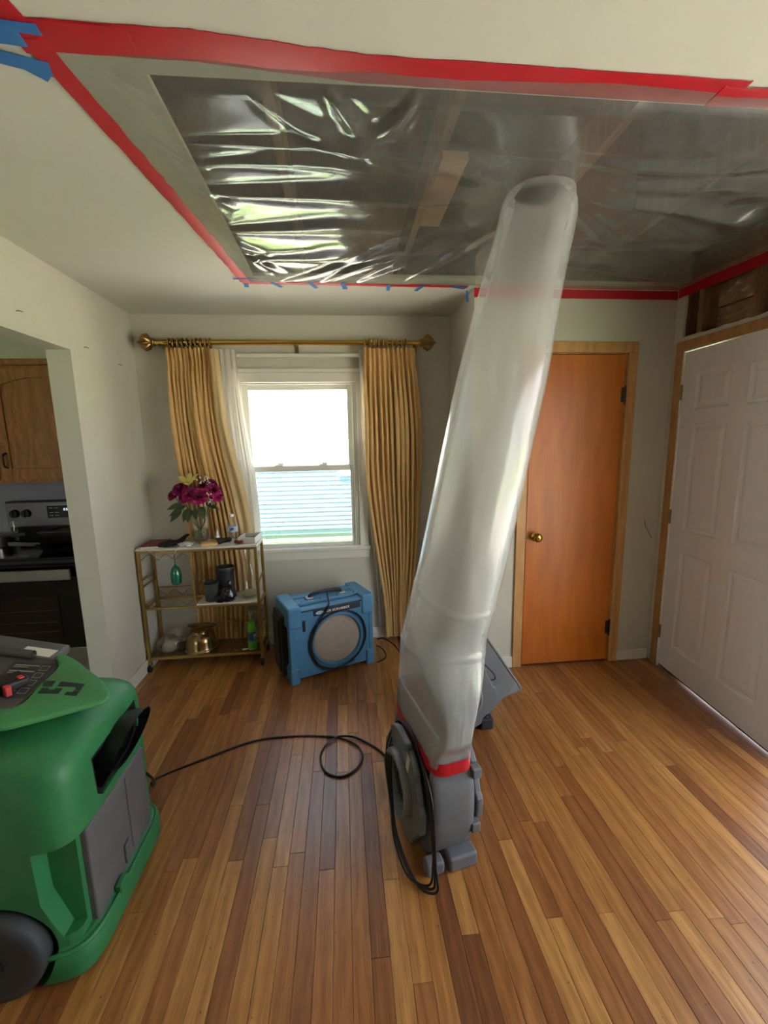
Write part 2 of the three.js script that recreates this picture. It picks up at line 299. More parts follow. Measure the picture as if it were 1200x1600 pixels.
// ---------- door_1: orange flush closet door ----------
{
  const d = setting('door_1', 'orange varnished flush closet door with round brass knob');
  const t = tex(512, 1024, (u, v) => {
    const b = tileNoise(u, v, 3, 71, 3), fl = tileNoise(u, v * 0.5, 7, 75, 3), fine = tileNoise(u, (v * 0.06) % 1, 110, 78, 2), fig = Math.sin((u * 5 + b * 2.4 + Math.sin(v * 5) * 0.5) * 6.28) * 0.5;
    const k = 0.12 * b + 0.13 * fl + 0.07 * fine + 0.035 * fig;
    return [192 * (1 + k), 104 * (1 + 1.25 * k), 20 * (1 + 1.5 * k)];
  }, { repeat: [1 / 0.62, 1 / 2.05] });
  obj('slab', boxUV(bx(1.168, 1.776, 0.012, 2.045, ZC - 0.035, ZC + 0.002, 0.003)), phy({ map: t, roughness: 0.42, clearcoat: 0.15, clearcoatRoughness: 0.25, specularIntensity: 0.7 }), d);
  const ct = woodTex([176, 124, 70], [214, 164, 102], 53, { rings: 3 }); ct.repeat.set(4, 1);
  M.casing = std({ map: ct, roughness: 0.45 });
  obj('casing', bx(1.098, 1.160, 0, 2.055, ZC, ZC + 0.016, 0.003), M.casing, d);
  obj('casing', bx(1.784, 1.846, 0, 2.055, ZC, ZC + 0.016, 0.003), M.casing, d);
  obj('head_casing', bx(1.098, 1.846, 2.055, 2.117, ZC, ZC + 0.016, 0.003), M.casing, d);
  obj('jamb', bx(1.148, 1.164, 0, 2.06, ZC - 0.11, ZC), M.casing, d); obj('jamb', bx(1.780, 1.795, 0, 2.06, ZC - 0.11, ZC), M.casing, d); obj('head_jamb', bx(1.148, 1.795, 2.05, 2.062, ZC - 0.11, ZC), M.casing, d);
  for (const y of [1.8, 0.25]) obj('hinge', [xf(cyl(0.0065, 0.0065, 0.1, 12), { p: [1.779, y - 0.05, ZC + 0.012] }), bx(1.757, 1.779, y - 0.045, y + 0.045, ZC + 0.001, ZC + 0.006), ...[-0.056, 0.052].map((o) => xf(new THREE.SphereGeometry(0.006, 10, 8), { p: [1.779, y + o, ZC + 0.012] }))], M.darkMetal, d);
  const k = obj('knob', lathe([[0.001, 0], [0.03, 0], [0.032, 0.004], [0.029, 0.008], [0.014, 0.011], [0.012, 0.026], [0.018, 0.032], [0.027, 0.042], [0.029, 0.052], [0.024, 0.061], [0.01, 0.065], [0.001, 0.065]], 32).rotateX(PI / 2).translate(1.229, 0.908, ZC + 0.002), M.brass, d);
  obj('key_button', xf(cyl(0.006, 0.005, 0.004, 12), { r: [PI / 2, 0, 0], p: [1.229, 0.908, ZC + 0.066] }), M.darkMetal, k);
  obj('latch_plate', bx(1.161, 1.166, 0.88, 0.936, ZC - 0.01, ZC + 0.012), M.darkMetal, d);
}
// ---------- door_2: white six panel entry door, a little ajar ----------
{
  const d = setting('door_2', 'white six-panel entry door standing slightly ajar');
  const rawT = woodTex([158, 112, 64], [198, 152, 96], 57, { rings: 3 }); rawT.repeat.set(4, 1);
  const raw = std({ map: rawT, roughness: 0.65 });
  obj('casing', bx(XR - 0.016, XR, 0, 2.045, -2.598, -2.541, 0.003), raw, d);
  obj('head_casing', bx(XR - 0.016, XR, 2.045, 2.102, -2.598, -1.578, 0.003), raw, d);
  obj('casing', bx(XR - 0.016, XR, 0, 2.045, -1.633, -1.58, 0.003), raw, d);
  obj('jamb', bx(XR - 0.012, XR + 0.17, 0, DH, DZ0, DZ0 + 0.014, 0.001), M.white, d);
  obj('jamb', bx(XR - 0.012, XR + 0.17, 0, DH, DZ1 - 0.014, DZ1, 0.001), M.white, d);
  obj('head_jamb', bx(XR - 0.012, XR + 0.17, 2.04, DH, DZ0, DZ1, 0.001), M.white, d);
  obj('threshold', bx(XR + 0.005, XR + 0.19, -0.02, 0.012, DZ0 + 0.014, DZ1 - 0.014, 0.004), std({ color: 0xb9bcc0, roughness: 0.35, metalness: 0.8 }), d);
  // the leaf: drawn in s (from the hinge), y; hung at the hinge and turned into the room
  const leaf = new THREE.Group(); leaf.name = 'leaf'; d.add(leaf);
  const W = 0.876, H0 = 0.025, H1 = 2.032;
  const panels = [];
  for (const [y0, y1] of [[1.69, 1.9], [0.965, 1.61], [0.19, 0.83]]) for (const s0 of [0.114, 0.488]) panels.push([s0, s0 + 0.262, y0, y1]);
  const T = 0.044;
  const slab = extr(shapeOf(rect(0, W, H0, H1), panels.map((p) => rect(...p))), T);
  obj('leaf_frame', slab, M.whiteSat, leaf);
  obj('door_sweep', bx(0.004, W - 0.004, 0.014, H0 + 0.002, 0.012, T - 0.004), M.rubber, leaf);
  for (const [s0, s1, y0, y1] of panels) {
    const steps = [[0, 0], [0.010, -0.007], [0.022, -0.0085], [0.045, -0.0015], [0.05, -0.001]], pos = [], idx = [], geo = [];
    for (const face of [1, -1]) {
      const p0 = pos.length / 3;
      for (const [o, dz] of steps) { const z = face > 0 ? T + dz : -dz; pos.push(s0 + o, y0 + o, z, s1 - o, y0 + o, z, s1 - o, y1 - o, z, s0 + o, y1 - o, z); }
      for (let k = 0; k < steps.length - 1; k++) for (let i = 0; i < 4; i++) { const a = p0 + k * 4 + i, b = p0 + k * 4 + (i + 1) % 4, c = a + 4, e = b + 4; if (face > 0) idx.push(a, b, e, a, e, c); else idx.push(a, e, b, a, c, e); }
      const e = p0 + (steps.length - 1) * 4; if (face > 0) idx.push(e, e + 1, e + 2, e, e + 2, e + 3); else idx.push(e, e + 2, e + 1, e, e + 3, e + 2);
    }
    const g = new THREE.BufferGeometry(); g.setAttribute('position', new THREE.Float32BufferAttribute(pos, 3)); g.setIndex(idx); const q = g.toNonIndexed(); q.computeVertexNormals(); boxUV(q);
    obj('panel', q, M.whiteSat, leaf);
  }
  // s runs towards +z, the inner face looks to -x
  leaf.position.set(XR + 0.036, 0, DZ0 + 0.021);
  leaf.rotation.y = -PI / 2 - 5.4 * D2R;
  for (const y of [1.8, 1.03, 0.25]) obj('hinge', [xf(cyl(0.007, 0.007, 0.09, 12), { p: [XR - 0.012, y - 0.045, DZ0 + 0.012] }), bx(XR - 0.008, XR - 0.004, y - 0.045, y + 0.045, DZ0 + 0.002, DZ0 + 0.028)], std({ color: 0x8b8172, roughness: 0.35, metalness: 0.9 }), d);
  obj('door_knob', lathe([[0.001, 0], [0.032, 0], [0.032, 0.006], [0.012, 0.012], [0.012, 0.03], [0.027, 0.042], [0.028, 0.055], [0.001, 0.064]], 24).rotateX(PI / 2).translate(0.815, 0.95, T), M.brass, leaf);
}
// ---------- outdoors ----------
{
  const lawnT = tex(256, 256, (u, v) => { const n = tileNoise(u, v, 12, 6, 4), m = tileNoise(u, v, 50, 16, 2); return [118 + 40 * n + 30 * m, 142 + 40 * n + 30 * m, 84 + 25 * n + 18 * m]; }, { repeat: [0.4, 0.4] });
  structMesh('ground', boxUV(bx(-40, 40, -1.2, -0.9, -40, 40)), std({ map: lawnT, roughness: 1 }), 'green lawn outside the window');
  structMesh('ground_stoop', bx(XR + 0.18, 4.2, -0.9, -0.06, -3.0, -0.8, 0.01), std({ color: 0xb5b0a6, roughness: 0.85 }), 'concrete stoop outside the entry door');
  structMesh('ground_driveway', bx(-30, 30, -0.9, -0.88, -8.3, -3.75), std({ color: 0xcfcac0, roughness: 0.9 }), 'concrete driveway between the houses');
  structMesh('ground_pavement', bx(4.3, 16, -0.9, -0.87, -3.9, 12), std({ color: 0xbab7ae, roughness: 0.9 }), 'concrete pavement in front of the house');
  const h = thing('neighbour_house', 'pale blue sided house with metal roof seen through the window', 'house', [0, -0.9, -10.6]);
  const sid = std({ color: 0xb9cfdf, roughness: 0.6 }), trim = std({ color: 0xf2f3f2, roughness: 0.5 });
  obj('foundation', bx(-6, 6, 0, 0.345, -0.2, -0.03), std({ color: 0xc3c8bd, roughness: 0.9 }), h);
  const prof = shapeOf([[-0.01, 0], [0.034, 0], [0.03, 0.012], [0.008, 0.1], [-0.01, 0.1]]);
  const sg = extr(prof, 12).rotateY(-PI / 2).translate(6, 0, 0);
  sg.rotateY(0);
  for (let k = 0; k < 20; k++) { const b = obj('siding_board', sg, sid, h); b.position.set(0, 0.337 + k * 0.109, 0); b.scale.z = 1; }
  obj('wall', bx(-6, 6, 0.2, 2.7, -0.2, -0.001), sid, h);
  obj('soffit', bx(-6.3, 6.3, 2.46, 2.5, 0, 0.12), trim, h);
  obj('gutter', extr(shapeOf([[0, 0], [0.11, 0], [0.13, 0.06], [0.115, 0.12], [0.135, 0.13], [0.135, 0.14], [0, 0.14]]), 12.6).rotateY(-PI / 2).translate(6.3, 2.56, 0.1), trim, h);
  for (let k = 0; k < 22; k++) obj('gutter_strap', bx(-3 + k * 0.18 - 0.008, -3 + k * 0.18 + 0.008, 2.56, 2.705, 0.23, 0.245, 0.003), std({ color: 0xb4b8ba, roughness: 0.6 }), h);
  const roof = obj('roof', xf(bx(-6.4, 6.4, 0, 0.04, -5.2, 0), { p: [0, 2.71, 0.24], r: [27 * D2R, 0, 0] }), std({ color: 0xe3e4e4, roughness: 0.45 }), h);
  for (let k = 0; k < 30; k++) obj('roof_seam', xf(bx(-0.015, 0.015, 0.04, 0.08, -5.2, 0, 0.004), { p: [-6.3 + k * 0.43, 2.71, 0.24], r: [27 * D2R, 0, 0] }), std({ color: 0xaeb4b8, roughness: 0.45 }), roof);
  const wn = obj('window', bx(-0.06, 0.9, 1.75, 2.44, 0, 0.05), trim, h);
  for (const [y0, y1] of [[1.8, 2.07], [2.13, 2.4]]) obj('pane', bx(-0.005, 0.85, y0, y1, 0.05, 0.056), std({ color: 0x6f97b4, roughness: 0.1 }), wn);
  obj('window_sill', bx(-0.15, 1.0, 1.63, 1.75, 0, 0.09, 0.01), trim, h);
  // grass tufts along the foundation
  const r = rngOf(404), blades = [];
  for (let i = 0; i < 1600; i++) {
    const x = -2.6 + 4.2 * r(), z = -10.4 + Math.pow(r(), 1.5) * 2.2, hgt = 0.06 + 0.14 * r(), a = r() * 6.28, lean = 0.06 * (r() - 0.5), wd = 0.005 + 0.005 * r();
    const g = new THREE.BufferGeometry(), c = Math.cos(a) * wd, s = Math.sin(a) * wd;
    g.setAttribute('position', new THREE.Float32BufferAttribute([x - c, -0.9, z - s, x + c, -0.9, z + s, x + lean, -0.9 + hgt, z + lean], 3)); g.setAttribute('uv', new THREE.Float32BufferAttribute([0, 0, 1, 0, 0.5, 1], 2)); g.computeVertexNormals(); blades.push(g);
  }
  const gr = obj('grass', blades, std({ color: 0x7fae50, roughness: 0.9 })); gr.userData = { kind: 'stuff', label: 'tall green grass along the neighbouring house foundation', category: 'grass' };
}
// ---------- plastic sheet, tapes and duct ----------
// tape: a thin strip lying on a surface, from a list of points, with a small waviness of its own
function strip(pts, width, up, thick = 0.0006, wob = 0, seed = 1, side = 0) {
  const c = new THREE.CatmullRomCurve3(pts.map((p) => V(...p)), false, 'catmullrom', 0), n = Math.max(4, Math.round(c.getLength() / 0.03)), U = V(...up), r = rngOf(seed), wv = Array.from({ length: n + 1 }, () => (r() - 0.5) * wob);
  const pos = [], idx = [], uv = [];
  for (let i = 0; i <= n; i++) {
    const p = c.getPoint(i / n), t = c.getTangent(i / n), s = t.clone().cross(U).normalize();
    const a = width / 2 + wv[i], b = width / 2 + (i % 2 ? wv[i] : -wv[i]) * 0.6, lift = thick + Math.abs(wv[i]) * 0.25;
    const A = p.clone().addScaledVector(s, -a + side), B = p.clone().addScaledVector(s, b + side);
    for (const [q, h] of [[A, 0], [A, thick], [p.clone().addScaledVector(s, side), lift], [B, thick], [B, 0]]) { const w = q.clone().addScaledVector(U, h); pos.push(w.x, w.y, w.z); uv.push(i * 0.1, h); }
  }
  for (let i = 0; i < n; i++) for (let k = 0; k < 4; k++) { const a = i * 5 + k, b = a + 1, e = a + 5, f = e + 1; idx.push(a, e, b, b, e, f); }
  const cap = (o, flip) => { for (const t of [[0, 1, 2], [0, 2, 4], [2, 3, 4]]) idx.push(...(flip ? [o + t[0], o + t[2], o + t[1]] : [o + t[0], o + t[1], o + t[2]])); };
  cap(0, false); cap(n * 5, true);
  const g = new THREE.BufferGeometry(); g.setAttribute('position', new THREE.Float32BufferAttribute(pos, 3)); g.setAttribute('uv', new THREE.Float32BufferAttribute(uv, 2)); g.setIndex(idx); g.computeVertexNormals(); return g;
}
const CY = HC - 0.0005;
const HOLE = { x: 0.745, z: -1.66, rx: 0.092, rz: 0.074 };
{
  // clear polyethylene sheet: taped round the edge, sagging and creased between
  const x0 = -0.62, x1 = XR - 0.006, z0 = -1.165, z1 = -2.6;
  const creases = [];   // [ax, az, bx, bz, width, depth]: pulled folds between two points
  const F = (a, b, c, d, w, h) => creases.push([a, b, c, d, w, h]);
  // pulled folds: [from, to, width, depth]
  F(-0.2, -1.24, 0.07, -1.45, 0.034, 0.014); F(-0.01, -1.22, 0.085, -1.46, 0.03, 0.013); F(0.22, -1.22, 0.08, -1.45, 0.03, 0.012); F(-0.42, -1.43, 0.5, -1.5, 0.03, 0.013); F(-0.4, -1.53, 0.35, -1.545, 0.036, 0.012); F(-0.46, -1.68, 0.66, -1.63, 0.05, 0.02); F(-0.46, -1.96, 0.3, -1.9, 0.045, 0.013);
  F(-0.45, -2.25, 0.15, -2.16, 0.045, 0.012); F(-0.3, -2.53, 0.38, -1.95, 0.032, 0.015); F(-0.1, -2.55, 0.55, -1.95, 0.03, 0.015); F(0.1, -2.55, 0.68, -1.85, 0.03, 0.015); F(0.34, -2.55, 0.66, -1.8, 0.028, 0.01);
  F(0.9, -1.72, 1.5, -2.3, 0.04, 0.01); F(0.9, -1.66, 1.9, -1.85, 0.045, 0.014); F(0.95, -1.58, 1.95, -1.5, 0.05, 0.012); F(1.0, -2.2, 1.9, -2.45, 0.03, 0.009); F(1.95, -1.25, 1.35, -1.7, 0.045, 0.012); F(0.1, -1.48, 0.66, -1.6, 0.035, 0.012); F(0.5, -1.42, 1.5, -1.46, 0.03, 0.008); F(0.95, -2.0, 1.7, -2.05, 0.03, 0.008);
  F(-0.56, -1.4, -0.38, -1.55, 0.016, 0.006); F(-0.55, -1.62, -0.36, -1.8, 0.016, 0.006); F(-0.52, -1.9, -0.3, -2.2, 0.018, 0.008); F(-0.5, -2.15, -0.25, -2.45, 0.02, 0.008); F(-0.6, -1.2, -0.45, -1.34, 0.014, 0.006);
  const H = (x, z) => {
    const ex = Math.min(sstep(0, 0.12, x - (x0 + 0.045 + 0.085 * clamp((z0 - z) / (z0 - z1)))), sstep(0, 0.1, x1 - x)), ez = Math.min(sstep(0, 0.09, z0 - z), sstep(0, 0.08, z - z1)), e = ex * ez;
    let h = 0.004 + 0.016 * e + 0.012 * fbm(x * 2.0, z * 3.0, 3, 2);
    for (const [ax, az, bx_, bz, w, d] of creases) {
      const dx = bx_ - ax, dz = bz - az, L2 = dx * dx + dz * dz, t = ((x - ax) * dx + (z - az) * dz) / L2;
      if (t < -0.05 || t > 1.05) continue;
      const bow = 0.03 * Math.sin(t * PI) * Math.sin(ax * 17 + bz * 11), off = ((x - ax) * dz - (z - az) * dx) / Math.sqrt(L2) + bow, ww = w * (0.35 + 1.1 * t), f = Math.sin(clamp(t, 0, 1) * PI) ** 0.5;
      const q = Math.abs(off) / ww; if (q < 4) h += d * f * (Math.exp(-q * q * 1.2) - 0.4 * Math.exp(-((q - 1.7) ** 2) * 1.5));
    }
    h += 0.001 * Math.abs(fbm(x * 11, z * 14, 9, 2)) + 0.006 * Math.abs(fbm(x * 3.2, z * 5, 21, 2)) * sstep(0.9, 0.2, x);
    // drawn up round the hole under the duct
    const dh = Math.hypot(x - HOLE.x, z - HOLE.z); h *= 0.25 + 0.75 * sstep(0.12, 0.3, dh);
    return HC - 0.0015 - Math.max(0, h * (0.08 + 0.92 * e));
  };
  const nu = 420, nv = 260;
  const g = grid(nu, nv, (u, v) => { const z = z0 + (z1 - z0) * v, xl = x0 + 0.09 * v; let x = xl + (x1 - xl) * u, zz = z; if (z < -2.55 && x > 0.82) zz = z - 0.03 * sstep(-2.5, -2.6, z); return [x, H(x, z), zz]; }, [2.7, 1.44]);
  // the cut under the duct: remove the faces inside the hole
  const idx = [], p = g.attributes.position, src = g.index.array;
  for (let i = 0; i < src.length; i += 3) { let cx = 0, cz = 0; for (let k = 0; k < 3; k++) { cx += p.getX(src[i + k]) / 3; cz += p.getZ(src[i + k]) / 3; } const dx = (cx - HOLE.x) / HOLE.rx, dz = (cz - HOLE.z) / HOLE.rz; if (dx * dx + dz * dz > 1) idx.push(src[i], src[i + 1], src[i + 2]); }
  g.setIndex(idx);
  M.sheet = phy({ color: 0xdcdfd8, roughness: 0.16, transmission: 0.84, thickness: 0, ior: 1.52, specularIntensity: 1, clearcoat: 1, clearcoatRoughness: 0.05, side: THREE.DoubleSide });
  tag(obj('plastic_sheet', g, M.sheet), 'clear creased plastic sheet taped over the opened ceiling', 'plastic sheet');
}
{
  const T = (name, pts, w, label, o = {}) => tag(obj(name, strip(pts, w, o.up || [0, -1, 0], o.th || 0.0012, o.wob ?? 0.004, o.seed || 1), o.mat || M.redTape), label, 'tape', o.group);
  const y = HC - 0.0016;
  T('red_tape', [[-0.66, y, -1.145], [-0.3, y, -1.148], [0.07, y, -1.182], [0.55, y, -1.186], [1.06, y, -1.19]], 0.08, 'long red tape along the camera-side edge of the ceiling sheet', { seed: 3 });
  T('red_tape', [[-0.6, y - 0.001, -1.138], [-0.43, y - 0.001, -1.142]], 0.062, 'short doubled red tape piece beside the blue tape corner', { seed: 4 });
  T('red_tape', [[1.0, y - 0.001, -1.2], [1.5, y, -1.2], [2.08, y, -1.2]], 0.062, 'red tape piece at the right end of the front edge', { seed: 5, wob: 0.007 });
  T('red_tape', [[-0.672, y - 0.0005, -0.9], [-0.66, y - 0.0005, -1.05], [-0.65, y, -1.19]], 0.058, 'red tape running off the top left corner of the picture', { seed: 6 });
  T('red_tape', [[-0.645, y - 0.001, -1.15], [-0.595, y - 0.001, -1.6], [-0.545, y - 0.001, -2.1], [-0.5, y - 0.001, -2.59]], 0.052, 'long red tape down the left edge of the ceiling sheet', { seed: 7, wob: 0.008 });
  T('red_tape', [[-0.52, y, -2.602], [0, y, -2.61], [0.4, y, -2.615], [0.755, y, -2.62]], 0.034, 'narrow red tape on the ceiling edge in front of the window', { seed: 8, wob: 0.01 });
  // on the closet wall and the right wall, half on the sheet
  T('red_tape', [[XC - 0.002, HC - 0.026, ZC + 0.002], [1.4, HC - 0.028, ZC + 0.002], [XR - 0.002, HC - 0.03, ZC + 0.002]], 0.05, 'red tape along the top of the closet wall', { seed: 9, up: [0, 0, 1], wob: 0.003 });
  T('red_tape', [[XR - 0.002, HC - 0.022, ZC + 0.01], [XR - 0.002, HC - 0.03, -2.2], [XR - 0.002, HC - 0.03, -1.2]], 0.055, 'red tape above the torn wall over the entry door', { seed: 10, up: [-1, 0, 0], wob: 0.004 });
  const B = { mat: M.blueTape, wob: 0.002 };
  const bl = (a, b, w, label, seed) => T('blue_tape', [[a[0], y - 0.003, a[1]], [b[0], y - 0.003, b[1]]], w, label, { ...B, seed, group: 'blue painter tape pieces' });
  bl([-0.555, -2.54], [-0.43, -2.535], 0.016, 'thin blue tape lying across the red tape corner by the window', 21);
  bl([-0.503, -2.61], [-0.51, -2.665], 0.024, 'stubby blue tape piece just under the red tape corner', 22);
  bl([-0.36, -2.585], [-0.315, -2.66], 0.022, 'slanted blue tape piece, second from the red corner', 23);
  bl([-0.155, -2.58], [-0.12, -2.665], 0.024, 'blue tape piece above the left half of the window', 24);
  bl([0.03, -2.585], [0.045, -2.675], 0.026, 'blue tape piece above the middle of the window', 25);
  bl([0.29, -2.6], [0.295, -2.69], 0.02, 'blue tape piece above the right curtain header', 26);
  bl([0.49, -2.6], [0.46, -2.69], 0.024, 'leaning blue tape piece right of the curtain header', 27);
  bl([0.66, -2.61], [0.745, -2.64], 0.028, 'crumpled blue tape end by the closet corner', 28);
  T('blue_tape', [[0.762, HC - 0.01, -2.66], [0.768, HC - 0.07, -2.664]], 0.014, 'blue tape tail hanging beside the closet corner', { ...B, up: [-0.3, 0, 1], seed: 29 });
  bl([-0.612, -1.128], [-0.9, -1.1], 0.026, 'upper blue tape strip overlapping the red tape crossing', 31);
  bl([-0.66, -1.15], [-0.9, -1.125], 0.045, 'broad blue tape strip at the left edge of the picture', 32);
  bl([-0.652, -1.232], [-0.9, -1.15], 0.042, 'lower forked blue tape strip at the left edge', 33);
  bl([-0.72, -1.205], [-0.672, -1.258], 0.026, 'small blue tape tip pointing at the left red tape', 34);
}
// inflated lay-flat duct between the upright air mover and the hole in the sheet
{
  const d = thing('inflatable_duct', 'tall milky plastic duct rising from the grey air mover to the ceiling', 'duct');
  const path = new THREE.CatmullRomCurve3([V(0.305, 0.415, -1.51), V(0.308, 0.53, -1.505), V(0.328, 0.67, -1.497), V(0.353, 0.82, -1.49), V(0.42, 1.1, -1.49), V(0.543, 1.65, -1.53), V(0.655, 2.07, -1.6), V(0.728, 2.32, -1.65), V(0.746, 2.412, -1.662)], false, 'centripetal');
  const yaw = 12 * D2R;
  const nu = 120, nv = 240;
  const arc = path.getLength();
  const g = grid(nu, nv, (u, v) => {
    const p = path.getPointAt(v), t = path.getTangentAt(v), a = u * 2 * PI;
    // frame: e1 along the mouth's thin side, e2 along its long side
    let e1 = V(Math.cos(yaw), 0, -Math.sin(yaw)), e2 = V(Math.sin(yaw), 0, Math.cos(yaw));
    const tt = V(0, 1, 0).lerp(t, sstep(0.05, 0.2, v)).normalize(); e1.addScaledVector(tt, -e1.dot(tt)).normalize(); e2 = tt.clone().cross(e1).negate().normalize();
    const s = v * arc, k = sstep(0.125, 0.46, s);                               // from mouth to round
    // superellipse that opens from the taped neck over the lip to a round tube
    const lipIn = sstep(0.03, 0.11, s), c = Math.cos(a), sn = Math.sin(a), n = 7 - 4.8 * k, sup = Math.pow(Math.pow(Math.abs(c), n) + Math.pow(Math.abs(sn), n), -1 / n);
    let R = 0.15 - 0.018 * sstep(1.3, 1.95, s);
    R *= 1 - 0.12 * sstep(arc - 0.1, arc, s) ** 2;
    const hx = (0.083 - 0.016 * lipIn) * (1 - k) + R * k, hz = (0.207 + 0.03 * lipIn) * (1 - k) + R * k;
    let x = hx * c * sup, z = hz * sn * sup;
    // fine ripples where the film is gathered, two cross folds, and the pinched side seam
    let w = 0.0016 * (1 - sstep(0.45, 0.75, s)) * Math.sin(s * 310 + 3 * fbm(a, s * 3, 2, 2)) * (0.3 + 0.7 * Math.abs(fbm(a * 1.5, s * 4, 5, 2))) * sstep(0.2, 0.35, s);
    const f1 = 0.56 + 0.02 * Math.sin(a * 2 + 1), f2 = 0.37 + 0.03 * Math.sin(a + 0.5); w += 0.004 * Math.exp(-(((s - f1) / 0.006) ** 2)) + 0.0035 * Math.exp(-(((s - f2) / 0.006) ** 2));
    const seam = Math.exp(-(((a - 0.55) / 0.035) ** 2)); w += seam * (0.003 + 0.0022 * Math.sin(s * 330)) * sstep(0.5, 0.7, s);
    w += 0.003 * fbm(c * 2 + 5, sn * 2, s * 3, 3) + 0.004 * (1 - k) * fbm(a * 3, s * 16, 7, 3) * sstep(0.14, 0.2, s);
    const L = Math.hypot(x, z) || 1; x += w * x / L; z += w * z / L;
    return [p.x + e1.x * x + e2.x * z, Math.min(p.y + e1.y * x + e2.y * z, HC - 0.008), p.z + e1.z * x + e2.z * z];
  }, [1, 2.2]);
  M.film = phy({ color: 0xf0f1f0, roughness: 0.2, transmission: 0.74, thickness: 0, ior: 1.48, clearcoat: 0.6, clearcoatRoughness: 0.25, side: THREE.DoubleSide });
  obj('film_tube', g, M.film, d);
  // gathered upper end with the round opening that meets the cut in the sheet
  { const p = g.attributes.position, row = nv * (nu + 1), ring = [], up = HC - 0.009;
    for (let i = 0; i <= nu; i++) ring.push([p.getX(row + i), p.getY(row + i), p.getZ(row + i)]);
    obj('film_collar', grid(nu, 6, (u, v) => { const q = ring[Math.round(u * nu)], a = Math.atan2((q[2] - HOLE.z) / HOLE.rz, (q[0] - HOLE.x) / HOLE.rx), t = [HOLE.x + HOLE.rx * Math.cos(a), up, HOLE.z + HOLE.rz * Math.sin(a)]; return q.map((c, k) => c + (t[k] - c) * v); }), M.film, d); }
  // red tape band that holds the duct on the mouth
  const band = grid(96, 3, (u, v) => {
    const a = u * 2 * PI, c = Math.cos(a), sn = Math.sin(a), n = 5, sup = Math.pow(Math.pow(Math.abs(c), n) + Math.pow(Math.abs(sn), n), -1 / n), bulge = 1 + 0.02 * fbm(a * 4, v * 2, 3, 3), x = 0.0865 * c * sup * bulge, z = 0.212 * sn * sup * (1 + 0.008 * fbm(a * 4, v, 6, 2));
    const y = 0.388 + 0.048 * v + 0.02 * (-sn * 0.5 + 0.5) + 0.003 * fbm(a * 3, 1, 8, 2);
    return [0.305 + Math.cos(yaw) * x + Math.sin(yaw) * z, y, -1.51 - Math.sin(yaw) * x + Math.cos(yaw) * z];
  });
  obj('red_tape_band', band, M.redTape, d);
}
